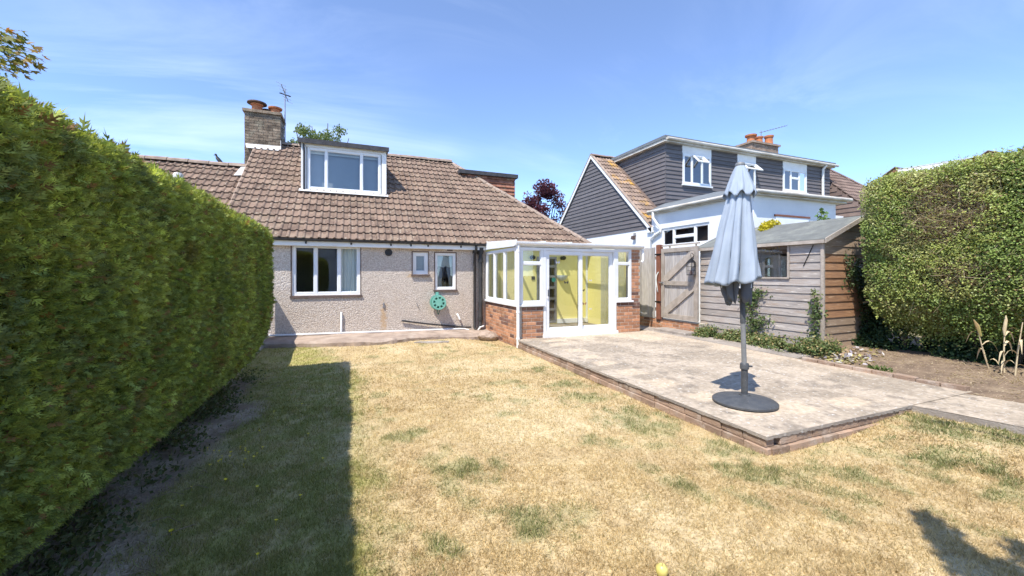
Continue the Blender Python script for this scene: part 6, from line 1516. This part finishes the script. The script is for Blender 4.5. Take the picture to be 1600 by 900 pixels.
tree('golden_shrub', 'bright golden-yellow shrub showing above the shed roof', Vector((sb.x, sb.y, 0)), [[(sb.x, sb.y, 0), (sb.x, sb.y, 1.4), (sb.x, sb.y, 2.4)]], [(sb.x, sb.y, 2.42, .36, .16, .28, .7), (sb.x - .1, sb.y, 2.3, .3, .15, .3, .4)], 5200, .05, ((.50, .42, .03), (.62, .55, .06)), .04)
sp = cam_pt(1284, 336, 9.2)
tree('sapling', 'slim green shoot in front of the white extension wall', Vector((sp.x, sp.y, 0)), [[(sp.x, sp.y, 0), (sp.x, sp.y, 2), (sp.x, sp.y, sp.z + .12)]], [(sp.x, sp.y, sp.z - .05, .10, .08, .18, 1)], 90, .10, ((.10, .18, .05), (.17, .25, .08)), .012)
# maple reaching over the left hedge: leaves of five pointed lobes on drooping twigs
mp_ = thing('maple_tree', 'japanese maple branch with green and reddish leaves reaching over the hedge', 'tree', loc=(-3.3, 1.0, 0))
tip = [cam_pt(u, v, d) for u, v, d in ((66, 82, 2.9), (62, 100, 2.9), (45, 62, 2.95), (30, 104, 2.85), (8, 52, 2.9), (14, 112, 2.8), (36, 88, 2.85))]
root = Vector((-3.3, 1.0, 0)); fork = cam_pt(-90, 60, 3.0)
q = MB(); q.tube([root, root + Vector((.05, .05, 1.4)), fork + Vector((-.5, -.1, -.15)), fork], [.07, .06, .025, .014], 7); q.build('trunk', 'bark', mp_, True)
lf = []; lc = []
for t in tip:
    md = fork.lerp(t, .55) + Vector((0, 0, .05)); q = MB(); q.tube([fork, md, t], [.006, .004, .0015], 5); q.build('twig', 'bark', mp_)
    for i in range(60):
        s = random.random() ** .8; p = (fork.lerp(md, s * 2) if s < .5 else md.lerp(t, s * 2 - 1)) + Vector((random.gauss(0, .03), random.gauss(0, .04), random.gauss(0, .03) - .012))
        a_ = Vector((math.cos(YAW), -math.sin(YAW), 0)) * random.uniform(.5, 1) + Vector((random.gauss(0, .35), random.gauss(0, .35), -.45 + random.gauss(0, .25))); a_.normalize(); sd = a_.cross(Vector((random.gauss(0, .5), random.gauss(0, .5), 1))).normalized()
        red = max(0, min(1, (s - .84) * 3 + random.gauss(0, .3))); col_ = Vector((.17, .20, .045)).lerp(Vector((.42, .19, .06)), red) * random.uniform(.75, 1.25); L2 = random.uniform(.035, .06)
        for k, an in enumerate((-1.25, -.62, 0, .62, 1.25)):
            lf.append((p, a_ * math.cos(an) + sd * math.sin(an), a_.cross(sd), L2 * (1, .85, 1.05, .85, 1)[k] * (1 if abs(an) < 1 else .62))); lc.append(col_)
P = np.array([l[0][:] for l in lf]); D = np.array([l[1][:] for l in lf]); N = np.array([l[2][:] for l in lf]); L2 = np.array([l[3] for l in lf])
link('crown', arrmesh('crown', leaves(P, D, N, L2, L2 * .17, .2), 4, 'leaf', np.array([c_[:] for c_ in lc])), mp_)
# tree beside the camera whose branch shadow falls on the lawn
b0 = Vector((3.6, -2.4, 0))
c1 = (1.5, -.2, 3.2)
clm = [(1.72, .12, 3.2, .06, .05, .05, .05), (1.66, .05, 3.22, .09, .06, .06, .08), (1.55, .0, 3.18, .10, .05, .06, .08), (1.50, -.08, 3.2, .14, .06, .06, .12), (1.38, -.16, 3.2, .15, .06, .07, .13), (1.42, -.27, 3.2, .2, .07, .08, .16), (1.80, -.22, 3.2, .07, .05, .05, .05), (1.76, -.32, 3.2, .13, .05, .06, .09),
       (1.6, -.5, 3.3, .3, .12, .12, .3), (2.2, -1.0, 3.8, .4, .3, .3, .6), (3.0, -1.7, 4.2, .7, .5, .5, 1.0)]
tw_ = cam_pt(1599, 139, 2.5)
tree('garden_tree', 'leafy tree whose branch shadow falls across the corner of the lawn', b0, [[b0, b0 + Vector((-.1, .1, 1.5)), b0 + Vector((-.5, .5, 3.2)), (2.4, -1.2, 4.0)], [(2.4, -1.2, 4.0), (1.8, -.6, 3.4), c1, (1.72, .12, 3.2)], [(1.8, -.6, 3.4), (1.78, -.25, 3.2)], [b0 + Vector((-.2, .2, 2)), (4.1, .2, 2.7), (tw_.x + .06, tw_.y - .02, tw_.z)]],
     clm + [(tw_.x + .1, tw_.y - .03, tw_.z, .09, .05, .05, .012)], 2600, .075, ((.07, .13, .035), (.13, .19, .06)), .08)
